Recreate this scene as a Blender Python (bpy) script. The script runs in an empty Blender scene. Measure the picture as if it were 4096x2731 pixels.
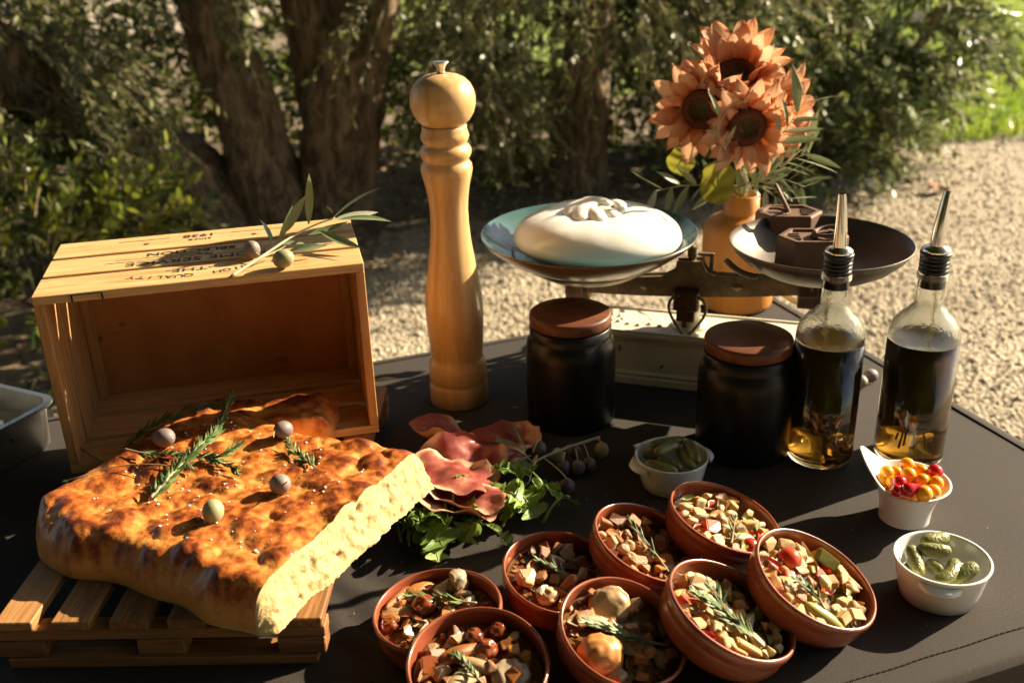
import bpy, bmesh, math, random
import numpy as np
from mathutils import Vector, Matrix, Quaternion, noise as mnoise
R_ = math.radians
S = bpy.context.scene
COL = S.collection
rnd = random.Random(7)
nrng = np.random.default_rng(11)

# ------------------------------------------------------------------ camera
CAM_H = 0.56                       # metres above the table top (table top is z = 0, ground is z = -0.75)
GROUND = -0.75
pitch, roll = R_(23.6), R_(1.9)
fwd = Vector((0, math.cos(pitch), -math.sin(pitch)))
right0 = Vector((1, 0, 0)); up0 = right0.cross(fwd)
right = right0*math.cos(roll) - up0*math.sin(roll)
up = right0*math.sin(roll) + up0*math.cos(roll)
cam = bpy.data.cameras.new('camera'); cam_o = bpy.data.objects.new('camera', cam); COL.objects.link(cam_o)
cam_o.matrix_world = Matrix(((right.x, up.x, -fwd.x, 0), (right.y, up.y, -fwd.y, 0), (right.z, up.z, -fwd.z, CAM_H), (0, 0, 0, 1)))
cam.sensor_width = 36; cam.lens = 36; cam.clip_start = 0.02; cam.clip_end = 400
cam.dof.use_dof = True; cam.dof.focus_distance = 0.93; cam.dof.aperture_fstop = 6.8
S.camera = cam_o
# ------------------------------------------------------------------ sky, sun, exposure
SUN_AZ, SUN_EL = R_(25.5), R_(27.0)        # azimuth from +x towards +y
world = bpy.data.worlds.new('World'); S.world = world; world.use_nodes = True
wn = world.node_tree; wn.nodes.clear()
sky = wn.nodes.new('ShaderNodeTexSky'); sky.sky_type = 'NISHITA'; sky.sun_disc = False
sky.sun_elevation = SUN_EL; sky.sun_rotation = R_(90) - SUN_AZ; sky.air_density = 1.2; sky.dust_density = 2.0
bg = wn.nodes.new('ShaderNodeBackground'); bg.inputs['Strength'].default_value = 0.05
wo = wn.nodes.new('ShaderNodeOutputWorld')
wn.links.new(sky.outputs[0], bg.inputs['Color']); wn.links.new(bg.outputs[0], wo.inputs['Surface'])
sun = bpy.data.lights.new('sun', 'SUN'); sun.energy = 5.0; sun.angle = R_(0.5); sun.color = (1.0, 0.85, 0.60)
sun_o = bpy.data.objects.new('sun', sun); COL.objects.link(sun_o)
sd = Vector((math.cos(SUN_EL)*math.cos(SUN_AZ), math.cos(SUN_EL)*math.sin(SUN_AZ), math.sin(SUN_EL)))
sun_o.rotation_euler = sd.to_track_quat('Z', 'Y').to_euler(); sun_o.location = (6, 3, 5)
S.view_settings.view_transform = 'Standard'; S.view_settings.look = 'None'
S.view_settings.exposure = 1.72; S.view_settings.gamma = 1.0; S.view_settings.use_curve_mapping = False
S.render.engine = 'CYCLES'
S.cycles.use_denoising = True; S.cycles.max_bounces = 8; S.cycles.diffuse_bounces = 3; S.cycles.glossy_bounces = 3; S.cycles.transmission_bounces = 8
S.cycles.use_adaptive_sampling = True; S.cycles.adaptive_threshold = 0.025
S.cycles.transparent_max_bounces = 8; S.cycles.sample_clamp_indirect = 4.0; S.cycles.caustics_reflective = False

# ------------------------------------------------------------------ helpers
def obj(name, me, mat=None, parent=None, smooth=False, loc=None, rot=None, scale=None):
    o = bpy.data.objects.new(name, me); COL.objects.link(o)
    if mat is not None and not me.materials: me.materials.append(mat)
    if parent is not None: o.parent = parent
    if loc is not None: o.location = loc
    if rot is not None: o.rotation_euler = rot
    if scale is not None: o.scale = scale if hasattr(scale, '__len__') else (scale,)*3
    if smooth: me.polygons.foreach_set('use_smooth', [True]*len(me.polygons))
    return o
def tag(o, label, cat=None, group=None, kind=None):
    if label: o['label'] = label
    if cat: o['category'] = cat
    if group: o['group'] = group
    if kind: o['kind'] = kind
    return o
def thing(name, label, cat, loc=(0, 0, 0), rz=0.0, group=None, mat3=None):
    o = bpy.data.objects.new(name, None); COL.objects.link(o); o.empty_display_size = 0.02
    if mat3 is not None: o.matrix_world = mat3
    else: o.location = loc; o.rotation_euler = (0, 0, rz)
    return tag(o, label, cat, group)
class MB:
    """collects vertices and faces, becomes one mesh"""
    def __init__(s): s.v = []; s.f = []; s.k = []; s.sm = []
    def add(s, v, f, k=None, smooth=True):
        b = len(s.v); s.v += [tuple(p) for p in v]; s.f += [tuple(i+b for i in q) for q in f]
        s.k += list(k) if k is not None else [0.0]*len(v); s.sm += [smooth]*len(f); return s
    def box(s, c, d, rot=None, jit=0.0, bev=0.0):
        x, y, z = d[0]/2, d[1]/2, d[2]/2
        M = rot if rot is not None else Matrix.Identity(3)
        if bev:
            bm = bmesh.new(); bmesh.ops.create_cube(bm, size=1)
            for v in bm.verts: v.co = Vector((v.co.x*d[0], v.co.y*d[1], v.co.z*d[2]))
            bmesh.ops.bevel(bm, geom=bm.edges[:], offset=bev, segments=1, affect='EDGES')
            bm.verts.index_update()
            vs = [Vector(c) + M @ v.co for v in bm.verts]; fs = [[v.index for v in f.verts] for f in bm.faces]; bm.free()
            return s.add(vs, fs, smooth=False)
        pts = [(-x,-y,-z),(x,-y,-z),(x,y,-z),(-x,y,-z),(-x,-y,z),(x,-y,z),(x,y,z),(-x,y,z)]
        pts = [Vector(c) + M @ (Vector(p) + Vector((rnd.uniform(-jit,jit), rnd.uniform(-jit,jit), rnd.uniform(-jit,jit)))) for p in pts]
        return s.add(pts, [(0,3,2,1),(4,5,6,7),(0,1,5,4),(1,2,6,5),(2,3,7,6),(3,0,4,7)], smooth=False)
    def tube(s, path, radii, n=8, cap=True, k=0.0):
        path = [Vector(p) for p in path]; m = len(path)
        if not hasattr(radii, '__len__'): radii = [radii]*m
        t = (path[1]-path[0]).normalized(); a = t.orthogonal().normalized(); vs = []
        for i, p in enumerate(path):
            t2 = (path[min(i+1, m-1)] - path[max(i-1, 0)]).normalized()
            q = t.rotation_difference(t2); a = (q @ a); a = (a - t2*a.dot(t2)).normalized(); t = t2; b = t.cross(a)
            for j in range(n):
                th = 2*math.pi*j/n; vs.append(p + (a*math.cos(th) + b*math.sin(th))*radii[i])
        fs = [(i*n+j, i*n+(j+1)%n, (i+1)*n+(j+1)%n, (i+1)*n+j) for i in range(m-1) for j in range(n)]
        if cap: fs += [tuple(range(n-1, -1, -1)), tuple(range((m-1)*n, m*n))]
        return s.add(vs, fs, [k]*len(vs))
    def lathe(s, prof, n=40, M=None, sharp=False):
        vs = []; idx = []
        for r, z in prof:
            if r < 1e-6: idx.append([len(vs)]*n); vs.append(Vector((0, 0, z)))
            else:
                idx.append(list(range(len(vs), len(vs)+n)))
                vs += [Vector((r*math.cos(2*math.pi*j/n), r*math.sin(2*math.pi*j/n), z)) for j in range(n)]
        fs = []
        for i in range(len(prof)-1):
            A, B = idx[i], idx[i+1]
            for j in range(n):
                q = [A[j], A[(j+1)%n], B[(j+1)%n], B[j]]; u = []
                for x in q:
                    if x not in u: u.append(x)
                if len(u) > 2: fs.append(tuple(u))
        if M is not None: vs = [M @ v for v in vs]
        return s.add(vs, fs)
    def grid(s, fn, nu, nv, wrap=False):
        vs = []; ks = []
        for i in range(nu+1):
            for j in range(nv+1):
                p = fn(i/nu, j/nv)
                if len(p) > 3: ks.append(p[3]); p = p[:3]
                else: ks.append(0.0)
                vs.append(p)
        w = nv+1
        return s.add(vs, [(i*w+j, (i+1)*w+j, (i+1)*w+j+1, i*w+j+1) for i in range(nu) for j in range(nv)], ks)
    def mesh(s, name='m'):
        me = bpy.data.meshes.new(name); me.from_pydata([tuple(v) for v in s.v], [], s.f); me.update()
        if any(s.k):
            at = me.attributes.new('k', 'FLOAT', 'POINT'); at.data.foreach_set('value', s.k)
        me.polygons.foreach_set('use_smooth', s.sm)
        return me
    def build(s, name, mat, parent=None, loc=None, rot=None, scale=None, edge=None):
        me = s.mesh(name); o = obj(name, me, mat, parent, loc=loc, rot=rot, scale=scale)
        if edge is not None:
            try: me.set_sharp_from_angle(angle=R_(edge))
            except Exception: pass
        return o
def np_mesh(name, V, F4=None, F3=None, k=None, smooth=False):
    """big meshes straight from numpy arrays"""
    me = bpy.data.meshes.new(name); V = np.asarray(V, np.float32)
    parts = []; tot = []
    if F4 is not None and len(F4): parts.append(np.asarray(F4, np.int32).ravel()); tot.append(np.full(len(F4), 4, np.int32))
    if F3 is not None and len(F3): parts.append(np.asarray(F3, np.int32).ravel()); tot.append(np.full(len(F3), 3, np.int32))
    li = np.concatenate(parts); lt = np.concatenate(tot); ls = np.concatenate(([0], np.cumsum(lt)[:-1])).astype(np.int32)
    me.vertices.add(len(V)); me.vertices.foreach_set('co', V.ravel())
    me.loops.add(len(li)); me.loops.foreach_set('vertex_index', li)
    me.polygons.add(len(lt)); me.polygons.foreach_set('loop_start', ls); me.polygons.foreach_set('loop_total', lt)
    if k is not None:
        at = me.attributes.new('k', 'FLOAT', 'POINT'); at.data.foreach_set('value', np.asarray(k, np.float32))
    me.update(calc_edges=True); me.validate()
    if smooth: me.polygons.foreach_set('use_smooth', [True]*len(me.polygons))
    return me
def icos(sub=2):
    bm = bmesh.new(); bmesh.ops.create_icosphere(bm, subdivisions=sub, radius=1)
    bm.verts.index_update(); v = [x.co.copy() for x in bm.verts]; f = [[y.index for y in x.verts] for x in bm.faces]; bm.free(); return v, f
ICO1, ICO2, ICO3 = icos(1), icos(2), icos(3)
def smoothstep(a, b, x):
    t = min(1, max(0, (x-a)/(b-a))); return t*t*(3-2*t)
def bez(p0, p1, p2, n=10):
    p0, p1, p2 = Vector(p0), Vector(p1), Vector(p2)
    return [(1-t)**2*p0 + 2*(1-t)*t*p1 + t*t*p2 for t in [i/n for i in range(n+1)]]
def spl(pts, n=6):
    P = [Vector(p) for p in pts]; out = []
    for i in range(len(P)-1):
        a, b, c, d = P[max(i-1, 0)], P[i], P[i+1], P[min(i+2, len(P)-1)]
        for j in range(n):
            t = j/n; out.append(0.5*((2*b) + (c-a)*t + (2*a-5*b+4*c-d)*t*t + (3*b-a-3*c+d)*t**3))
    out.append(P[-1]); return out
def frame(n, xdir=None, loc=(0, 0, 0)):
    """matrix whose z is n and x close to xdir"""
    n = Vector(n).normalized(); x = Vector(xdir) if xdir is not None else n.orthogonal()
    x = (x - n*x.dot(n)).normalized(); y = n.cross(x)
    return Matrix(((x.x, y.x, n.x, loc[0]), (x.y, y.y, n.y, loc[1]), (x.z, y.z, n.z, loc[2]), (0, 0, 0, 1)))

# ------------------------------------------------------------------ materials
def mat(name, c1, c2=None, rough=0.5, nscale=20.0, detail=5.0, lo=0.35, hi=0.65, stretch=(1, 1, 1), bump=0.0, bscale=60.0, bstretch=None,
        metal=0.0, coat=0.0, spec=0.5, sss=0.0, sssr=(1, 0.4, 0.2), sssd=0.004, attr=False, c3=None, rvar=0.0, rand=0.0, transl=0.0, transm=0.0, ior=1.45,
        sheen=0.0, dist=0.0, speck=None, spscale=400.0, splo=0.62, sphi=0.7, bdist=0.002, vor=False):
    m = bpy.data.materials.new(name); m.use_nodes = True; nt = m.node_tree; N = nt.nodes; L = nt.links
    b = N['Principled BSDF']; out = N['Material Output']
    tc = N.new('ShaderNodeTexCoord')
    def mapped(sc):
        mp = N.new('ShaderNodeMapping'); mp.inputs['Scale'].default_value = sc; L.new(tc.outputs['Object'], mp.inputs['Vector']); return mp.outputs[0]
    def rgba(c): return (c[0], c[1], c[2], 1)
    col = None
    if c2 is not None:
        nz = N.new('ShaderNodeTexNoise'); nz.inputs['Scale'].default_value = nscale; nz.inputs['Detail'].default_value = detail; nz.inputs['Distortion'].default_value = dist
        nz.inputs['Roughness'].default_value = 0.6
        L.new(mapped(stretch), nz.inputs['Vector'])
        fac = nz.outputs['Fac']
        if rand:
            oi = N.new('ShaderNodeObjectInfo'); ad = N.new('ShaderNodeMath'); ad.operation = 'MULTIPLY_ADD'
            L.new(oi.outputs['Random'], ad.inputs[0]); ad.inputs[1].default_value = rand; L.new(fac, ad.inputs[2])
            sb = N.new('ShaderNodeMath'); sb.operation = 'SUBTRACT'; L.new(ad.outputs[0], sb.inputs[0]); sb.inputs[1].default_value = rand/2; fac = sb.outputs[0]
        if attr:
            at = N.new('ShaderNodeAttribute'); at.attribute_name = 'k'
            ad = N.new('ShaderNodeMath'); ad.operation = 'ADD'; L.new(at.outputs['Fac'], ad.inputs[0]); L.new(fac, ad.inputs[1])
            fac = ad.outputs[0]
        cr = N.new('ShaderNodeValToRGB'); L.new(fac, cr.inputs['Fac'])
        cr.color_ramp.elements[0].position = lo; cr.color_ramp.elements[0].color = rgba(c1)
        cr.color_ramp.elements[1].position = hi; cr.color_ramp.elements[1].color = rgba(c2)
        if c3 is not None:
            e = cr.color_ramp.elements.new(min(1.0, hi+(hi-lo)*0.8)); e.color = rgba(c3)
        col = cr.outputs['Color']
        if rvar:
            mr = N.new('ShaderNodeMapRange'); L.new(fac, mr.inputs['Value']); mr.inputs['From Min'].default_value = lo; mr.inputs['From Max'].default_value = hi
            mr.inputs['To Min'].default_value = rough; mr.inputs['To Max'].default_value = rough+rvar; L.new(mr.outputs[0], b.inputs['Roughness'])
    if speck is not None:
        n2 = N.new('ShaderNodeTexNoise'); n2.inputs['Scale'].default_value = spscale; n2.inputs['Detail'].default_value = 2; L.new(tc.outputs['Object'], n2.inputs['Vector'])
        mr = N.new('ShaderNodeMapRange'); L.new(n2.outputs['Fac'], mr.inputs['Value']); mr.inputs['From Min'].default_value = splo; mr.inputs['From Max'].default_value = sphi
        mx = N.new('ShaderNodeMixRGB'); L.new(mr.outputs[0], mx.inputs['Fac'])
        if col is None: mx.inputs['Color1'].default_value = rgba(c1)
        else: L.new(col, mx.inputs['Color1'])
        mx.inputs['Color2'].default_value = rgba(speck); col = mx.outputs[0]
    if col is not None: L.new(col, b.inputs['Base Color'])
    else: b.inputs['Base Color'].default_value = rgba(c1)
    if not rvar: b.inputs['Roughness'].default_value = rough
    b.inputs['Metallic'].default_value = metal; b.inputs['Specular IOR Level'].default_value = spec
    b.inputs['Coat Weight'].default_value = coat; b.inputs['Coat Roughness'].default_value = 0.12
    b.inputs['IOR'].default_value = ior
    if sheen: b.inputs['Sheen Weight'].default_value = sheen
    if transm: b.inputs['Transmission Weight'].default_value = transm
    if sss:
        b.inputs['Subsurface Weight'].default_value = sss; b.inputs['Subsurface Radius'].default_value = sssr; b.inputs['Subsurface Scale'].default_value = sssd
    if bump:
        if vor: bn = N.new('ShaderNodeTexVoronoi'); bo = bn.outputs['Distance']
        else: bn = N.new('ShaderNodeTexNoise'); bn.inputs['Detail'].default_value = 5; bo = bn.outputs['Fac']
        bn.inputs['Scale'].default_value = bscale
        L.new(mapped(bstretch or stretch), bn.inputs['Vector'])
        bp = N.new('ShaderNodeBump'); bp.inputs['Strength'].default_value = bump; bp.inputs['Distance'].default_value = bdist
        L.new(bo, bp.inputs['Height']); L.new(bp.outputs[0], b.inputs['Normal'])
    if transl:
        tr = N.new('ShaderNodeBsdfTranslucent')
        if col is not None: L.new(col, tr.inputs['Color'])
        else: tr.inputs['Color'].default_value = rgba(c1)
        ms = N.new('ShaderNodeMixShader'); ms.inputs[0].default_value = transl
        L.new(b.outputs[0], ms.inputs[1]); L.new(tr.outputs[0], ms.inputs[2]); L.new(ms.outputs[0], out.inputs['Surface'])
    return m
MT = {}
MT['cloth'] = mat('cloth', (0.013, 0.0095, 0.0085), (0.046, 0.033, 0.0255), rough=0.8, nscale=1100, detail=2, lo=0.35, hi=0.68, bump=0.5, bscale=1400, bdist=0.0006, sheen=0.06, spec=0.25)
MT['cloth_dark'] = mat('cloth_dark', (0.012, 0.010, 0.010), (0.02, 0.016, 0.015), rough=0.9, nscale=300, spec=0.2)
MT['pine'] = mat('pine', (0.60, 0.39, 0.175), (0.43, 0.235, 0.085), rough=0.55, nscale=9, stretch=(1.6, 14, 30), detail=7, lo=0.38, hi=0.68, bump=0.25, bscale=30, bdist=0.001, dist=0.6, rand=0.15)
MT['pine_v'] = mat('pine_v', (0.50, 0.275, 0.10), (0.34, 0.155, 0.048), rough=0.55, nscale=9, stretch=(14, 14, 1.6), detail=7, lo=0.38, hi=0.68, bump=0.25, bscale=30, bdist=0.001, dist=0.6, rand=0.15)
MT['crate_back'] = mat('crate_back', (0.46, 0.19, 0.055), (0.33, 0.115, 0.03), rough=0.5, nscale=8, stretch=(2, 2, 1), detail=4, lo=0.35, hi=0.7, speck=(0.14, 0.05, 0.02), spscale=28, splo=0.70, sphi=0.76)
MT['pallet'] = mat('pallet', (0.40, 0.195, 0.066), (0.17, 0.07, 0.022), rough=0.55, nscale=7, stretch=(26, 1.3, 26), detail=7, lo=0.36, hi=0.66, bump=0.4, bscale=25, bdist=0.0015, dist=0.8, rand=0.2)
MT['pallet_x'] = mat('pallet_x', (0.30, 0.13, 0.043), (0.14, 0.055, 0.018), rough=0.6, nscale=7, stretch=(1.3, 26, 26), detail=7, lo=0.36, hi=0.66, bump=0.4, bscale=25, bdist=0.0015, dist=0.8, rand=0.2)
MT['print'] = mat('print', (0.035, 0.028, 0.03), rough=0.8)
MT['beech'] = mat('beech', (0.66, 0.42, 0.185), (0.50, 0.275, 0.095), rough=0.38, nscale=5, stretch=(18, 18, 1.2), detail=6, lo=0.35, hi=0.7, coat=0.25, dist=0.3)
MT['steel'] = mat('steel', (0.72, 0.70, 0.66), (0.6, 0.59, 0.56), rough=0.26, nscale=40, metal=1.0, rvar=0.12)
MT['chrome'] = mat('chrome', (0.75, 0.72, 0.68), rough=0.12, metal=1.0)
MT['rubber'] = mat('rubber', (0.012, 0.012, 0.012), rough=0.32, spec=0.6)
MT['black_glaze'] = mat('black_glaze', (0.005, 0.005, 0.006), (0.009, 0.009, 0.010), rough=0.34, nscale=30, spec=0.32)
MT['acacia'] = mat('acacia', (0.165, 0.052, 0.020), (0.075, 0.024, 0.011), rough=0.5, nscale=6, stretch=(2.0, 26, 26), detail=6, lo=0.35, hi=0.68, coat=0.08, spec=.35, dist=0.8)
MT['plate'] = mat('plate', (0.045, 0.10, 0.11), (0.065, 0.125, 0.125), rough=0.16, nscale=14, coat=0.5)
MT['plate_rim'] = mat('plate_rim', (0.13, 0.09, 0.05), rough=0.3, coat=0.3)
MT['brass'] = mat('brass', (0.30, 0.22, 0.11), (0.14, 0.10, 0.06), rough=0.3, nscale=25, metal=0.85, rvar=0.2)
MT['iron'] = mat('iron', (0.17, 0.125, 0.085), (0.33, 0.24, 0.14), rough=0.55, nscale=60, metal=0.35, lo=0.4, hi=0.72, bump=0.5, bscale=160, bdist=0.001)
MT['iron_dark'] = mat('iron_dark', (0.075, 0.038, 0.026), (0.15, 0.08, 0.05), rough=0.6, nscale=70, metal=0.25, lo=0.4, hi=0.75, bump=0.5, bscale=200, bdist=0.001)
MT['rust_weight'] = mat('rust_weight', (0.115, 0.062, 0.042), (0.17, 0.095, 0.062), rough=0.62, nscale=55, metal=0.2, bump=0.4, bscale=240, bdist=0.0008)
MT['pan_metal'] = mat('pan_metal', (0.095, 0.082, 0.07), (0.15, 0.125, 0.10), rough=0.42, nscale=26, metal=0.5, lo=0.35, hi=0.75, rvar=0.12)
MT['cream'] = mat('cream', (0.72, 0.66, 0.52), (0.62, 0.55, 0.41), rough=0.45, nscale=18, lo=0.4, hi=0.75, speck=(0.12, 0.08, 0.05), spscale=55, splo=0.70, sphi=0.73, coat=0.1)
MT['terracotta'] = mat('terracotta', (0.31, 0.078, 0.032), (0.235, 0.054, 0.023), rough=0.27, rvar=.12, rand=.35, nscale=22, coat=0.55, bump=0.08, bscale=90, bdist=0.001)
MT['porcelain'] = mat('porcelain', (0.78, 0.77, 0.74), rough=0.22, coat=0.6, spec=0.5)
MT['burrata'] = mat('burrata', (0.86, 0.83, 0.77), (0.85, 0.81, 0.73), rough=0.20, nscale=8, sss=0.5, sssr=(1.0, 0.7, 0.45), sssd=0.008, bump=0.05, bscale=50, bdist=0.002, coat=0.15)
MT['vase'] = mat('vase', (0.56, 0.235, 0.045), (0.47, 0.18, 0.03), rough=0.5, nscale=5, stretch=(16, 16, 1.4), detail=5, lo=0.3, hi=0.72, dist=0.3)
MT['gravel_stone'] = mat('gravel_stone', (0.50, 0.42, 0.31), (0.38, 0.315, 0.225), rough=0.9, nscale=6, rand=0.5, attr=True, c3=(0.27, 0.22, 0.16), lo=0.3, hi=0.6)
MT['bark'] = mat('bark', (0.075, 0.05, 0.03), (0.31, 0.22, 0.135), rough=0.9, nscale=11, stretch=(2.2, 2.2, 0.8), detail=9, lo=0.40, hi=0.66, bump=1.0, bscale=16, bstretch=(2.6, 2.6, 0.55), bdist=0.03, dist=1.0)
MT['twig'] = mat('twig', (0.20, 0.15, 0.09), (0.30, 0.24, 0.16), rough=0.8, nscale=30)
def leafmat(name, a, b, c=None, rough=0.42, transl=0.28, spec=0.5):
    return mat(name, a, b, c3=c, rough=rough, nscale=3, detail=2, attr=True, lo=0.25, hi=0.75, transl=transl, spec=spec)
MT['olive_leaf_far'] = leafmat('olive_leaf_far', (0.035, 0.055, 0.011), (0.30, 0.31, 0.12), rough=0.42, transl=0.3, spec=0.6)
MT['hedge_leaf'] = leafmat('hedge_leaf', (0.045, 0.08, 0.012), (0.20, 0.22, 0.025), rough=0.4, transl=0.42)
MT['oleander_leaf'] = leafmat('oleander_leaf', (0.035, 0.065, 0.016), (0.28, 0.31, 0.13), rough=0.42, transl=0.32, spec=0.45)
MT['grass'] = leafmat('grass', (0.16, 0.26, 0.02), (0.38, 0.45, 0.05), rough=0.6, transl=0.4)
MT['olive_leaf'] = mat('olive_leaf', (0.16, 0.22, 0.11), (0.26, 0.31, 0.17), rough=0.5, nscale=30, rand=0.5, transl=0.18)
MT['olive_stem'] = mat('olive_stem', (0.48, 0.44, 0.28), (0.36, 0.30, 0.18), rough=0.7, nscale=60)
MT['olive_fruit'] = mat('olive_fruit', (0.135, 0.088, 0.10), (0.20, 0.165, 0.125), rough=0.55, nscale=40, rand=0.5, lo=0.35, hi=0.7, speck=(0.34, 0.31, 0.30), spscale=260, splo=0.5, sphi=0.75)
MT['olive_dark'] = mat('olive_dark', (0.085, 0.055, 0.06), (0.15, 0.10, 0.085), rough=.5, nscale=40, rand=.4, lo=.35, hi=.7, speck=(0.20, 0.17, 0.17), spscale=260, splo=.52, sphi=.78)
MT['olive_green'] = mat('olive_green', (0.30, 0.34, 0.14), (0.26, 0.14, 0.13), rough=0.5, nscale=40, lo=0.4, hi=0.75, speck=(0.42, 0.41, 0.30), spscale=260, splo=0.55, sphi=0.8)
MT['rosemary'] = mat('rosemary', (0.07, 0.125, 0.04), (0.20, 0.27, 0.10), rough=0.45, nscale=120, attr=True, lo=0.25, hi=0.75, transl=0.12)
MT['rosemary_stem'] = mat('rosemary_stem', (0.33, 0.28, 0.15), (0.26, 0.17, 0.10), rough=0.7, nscale=60)

# ================================================================== SETTING
def sheet(name, pts, z, m, nx=1):
    mb = MB(); mb.add([(x, y, z) for x, y in pts], [tuple(range(len(pts)))], smooth=False)
    return tag(mb.build(name, m), None, None, None, 'structure')
MT['ground'] = mat('ground', (0.47, 0.39, 0.285), (0.33, 0.27, 0.19), rough=0.95, nscale=2.2, detail=9, lo=0.35, hi=0.7, bump=1.0, bscale=70, bdist=0.02, vor=True, speck=(0.24, 0.19, 0.135), spscale=34, splo=0.55, sphi=0.72)
MT['soil'] = mat('soil', (0.115, 0.08, 0.05), (0.24, 0.18, 0.11), rough=0.95, nscale=5, detail=8, lo=0.4, hi=0.75, bump=1.0, bscale=40, bdist=0.02, speck=(0.34, 0.23, 0.12), spscale=26, splo=0.6, sphi=0.68)
MT['lawn'] = mat('lawn', (0.13, 0.20, 0.02), (0.24, 0.29, 0.035), rough=0.95, nscale=4, detail=6, bump=0.6, bscale=60, bdist=0.02)
sheet('ground', [(-60, -30), (60, -30), (60, 90), (-60, 90)], GROUND, MT['ground'])
def wob(a, b, n, amp, seed):
    r = random.Random(seed); return [(a[0]+(b[0]-a[0])*i/n + r.uniform(-amp, amp), a[1]+(b[1]-a[1])*i/n + r.uniform(-amp, amp)) for i in range(n+1)]
sheet('soil_bed', wob((-9, 2.3), (-1.3, 2.75), 10, .1, 1) + wob((-1.2, 2.9), (-0.5, 3.75), 8, .06, 6) + wob((-0.6, 4.2), (1.3, 4.75), 12, .06, 2) + wob((1.5, 5.0), (2.4, 6.2), 8, .05, 3) + [(2.4, 12), (-9, 12)], GROUND+.004, MT['soil'])
sheet('lawn', wob((2.15, 5.45), (2.95, 5.85), 10, .05, 4) + wob((3.0, 5.9), (9, 6.6), 14, .08, 5) + [(40, 9), (40, 60), (-2, 60), (-2, 9), (2.1, 6.5)], GROUND+.008, MT['lawn'])
# gravel: loose stones, nobody could count them
def scatter_stones(n, fn, smin, smax, seed, name, label, m):
    r = np.random.default_rng(seed); P = fn(r, n); s = r.uniform(smin, smax, n)*(0.6 + r.random(n)**3)
    base = np.array([(1,0,0),(0,1,0),(-1,0,0),(0,-1,0),(0,0,.75),(0,0,-.75)], float)
    F = np.array([(0,1,4),(1,2,4),(2,3,4),(3,0,4),(1,0,5),(2,1,5),(3,2,5),(0,3,5)])
    a = r.uniform(0, 6.28, n); ca, sa = np.cos(a), np.sin(a)
    V = base[None]*(s[:, None, None])*r.uniform(0.6, 1.3, (n, 6, 3))
    X = V[..., 0]*ca[:, None] - V[..., 1]*sa[:, None]; Y = V[..., 0]*sa[:, None] + V[..., 1]*ca[:, None]
    V = np.stack([X + P[:, None, 0], Y + P[:, None, 1], V[..., 2] + P[:, None, 2] + s[:, None]*.25], -1)
    FF = (F[None] + (np.arange(n)*6)[:, None, None]).reshape(-1, 3)
    o = obj(name, np_mesh(name, V.reshape(-1, 3), None, FF, np.repeat(r.uniform(-.35, .35, n), 6)), m)
    return tag(o, label, 'gravel', None, 'stuff')
def gravel_pts(r, n):
    y = 1.7 + 4.6*r.random(n)**0.8; x = r.uniform(-0.9, 1.0, n)*1.0 + (y-1.7)*0.15 + r.uniform(-0.2, 0.9, n)*y*0.33
    return np.stack([x, y, np.full(n, GROUND)], -1)
scatter_stones(38000, gravel_pts, .004, .0095, 3, 'gravel', 'pale loose gravel covering the path behind the table', MT['gravel_stone'])

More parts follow.
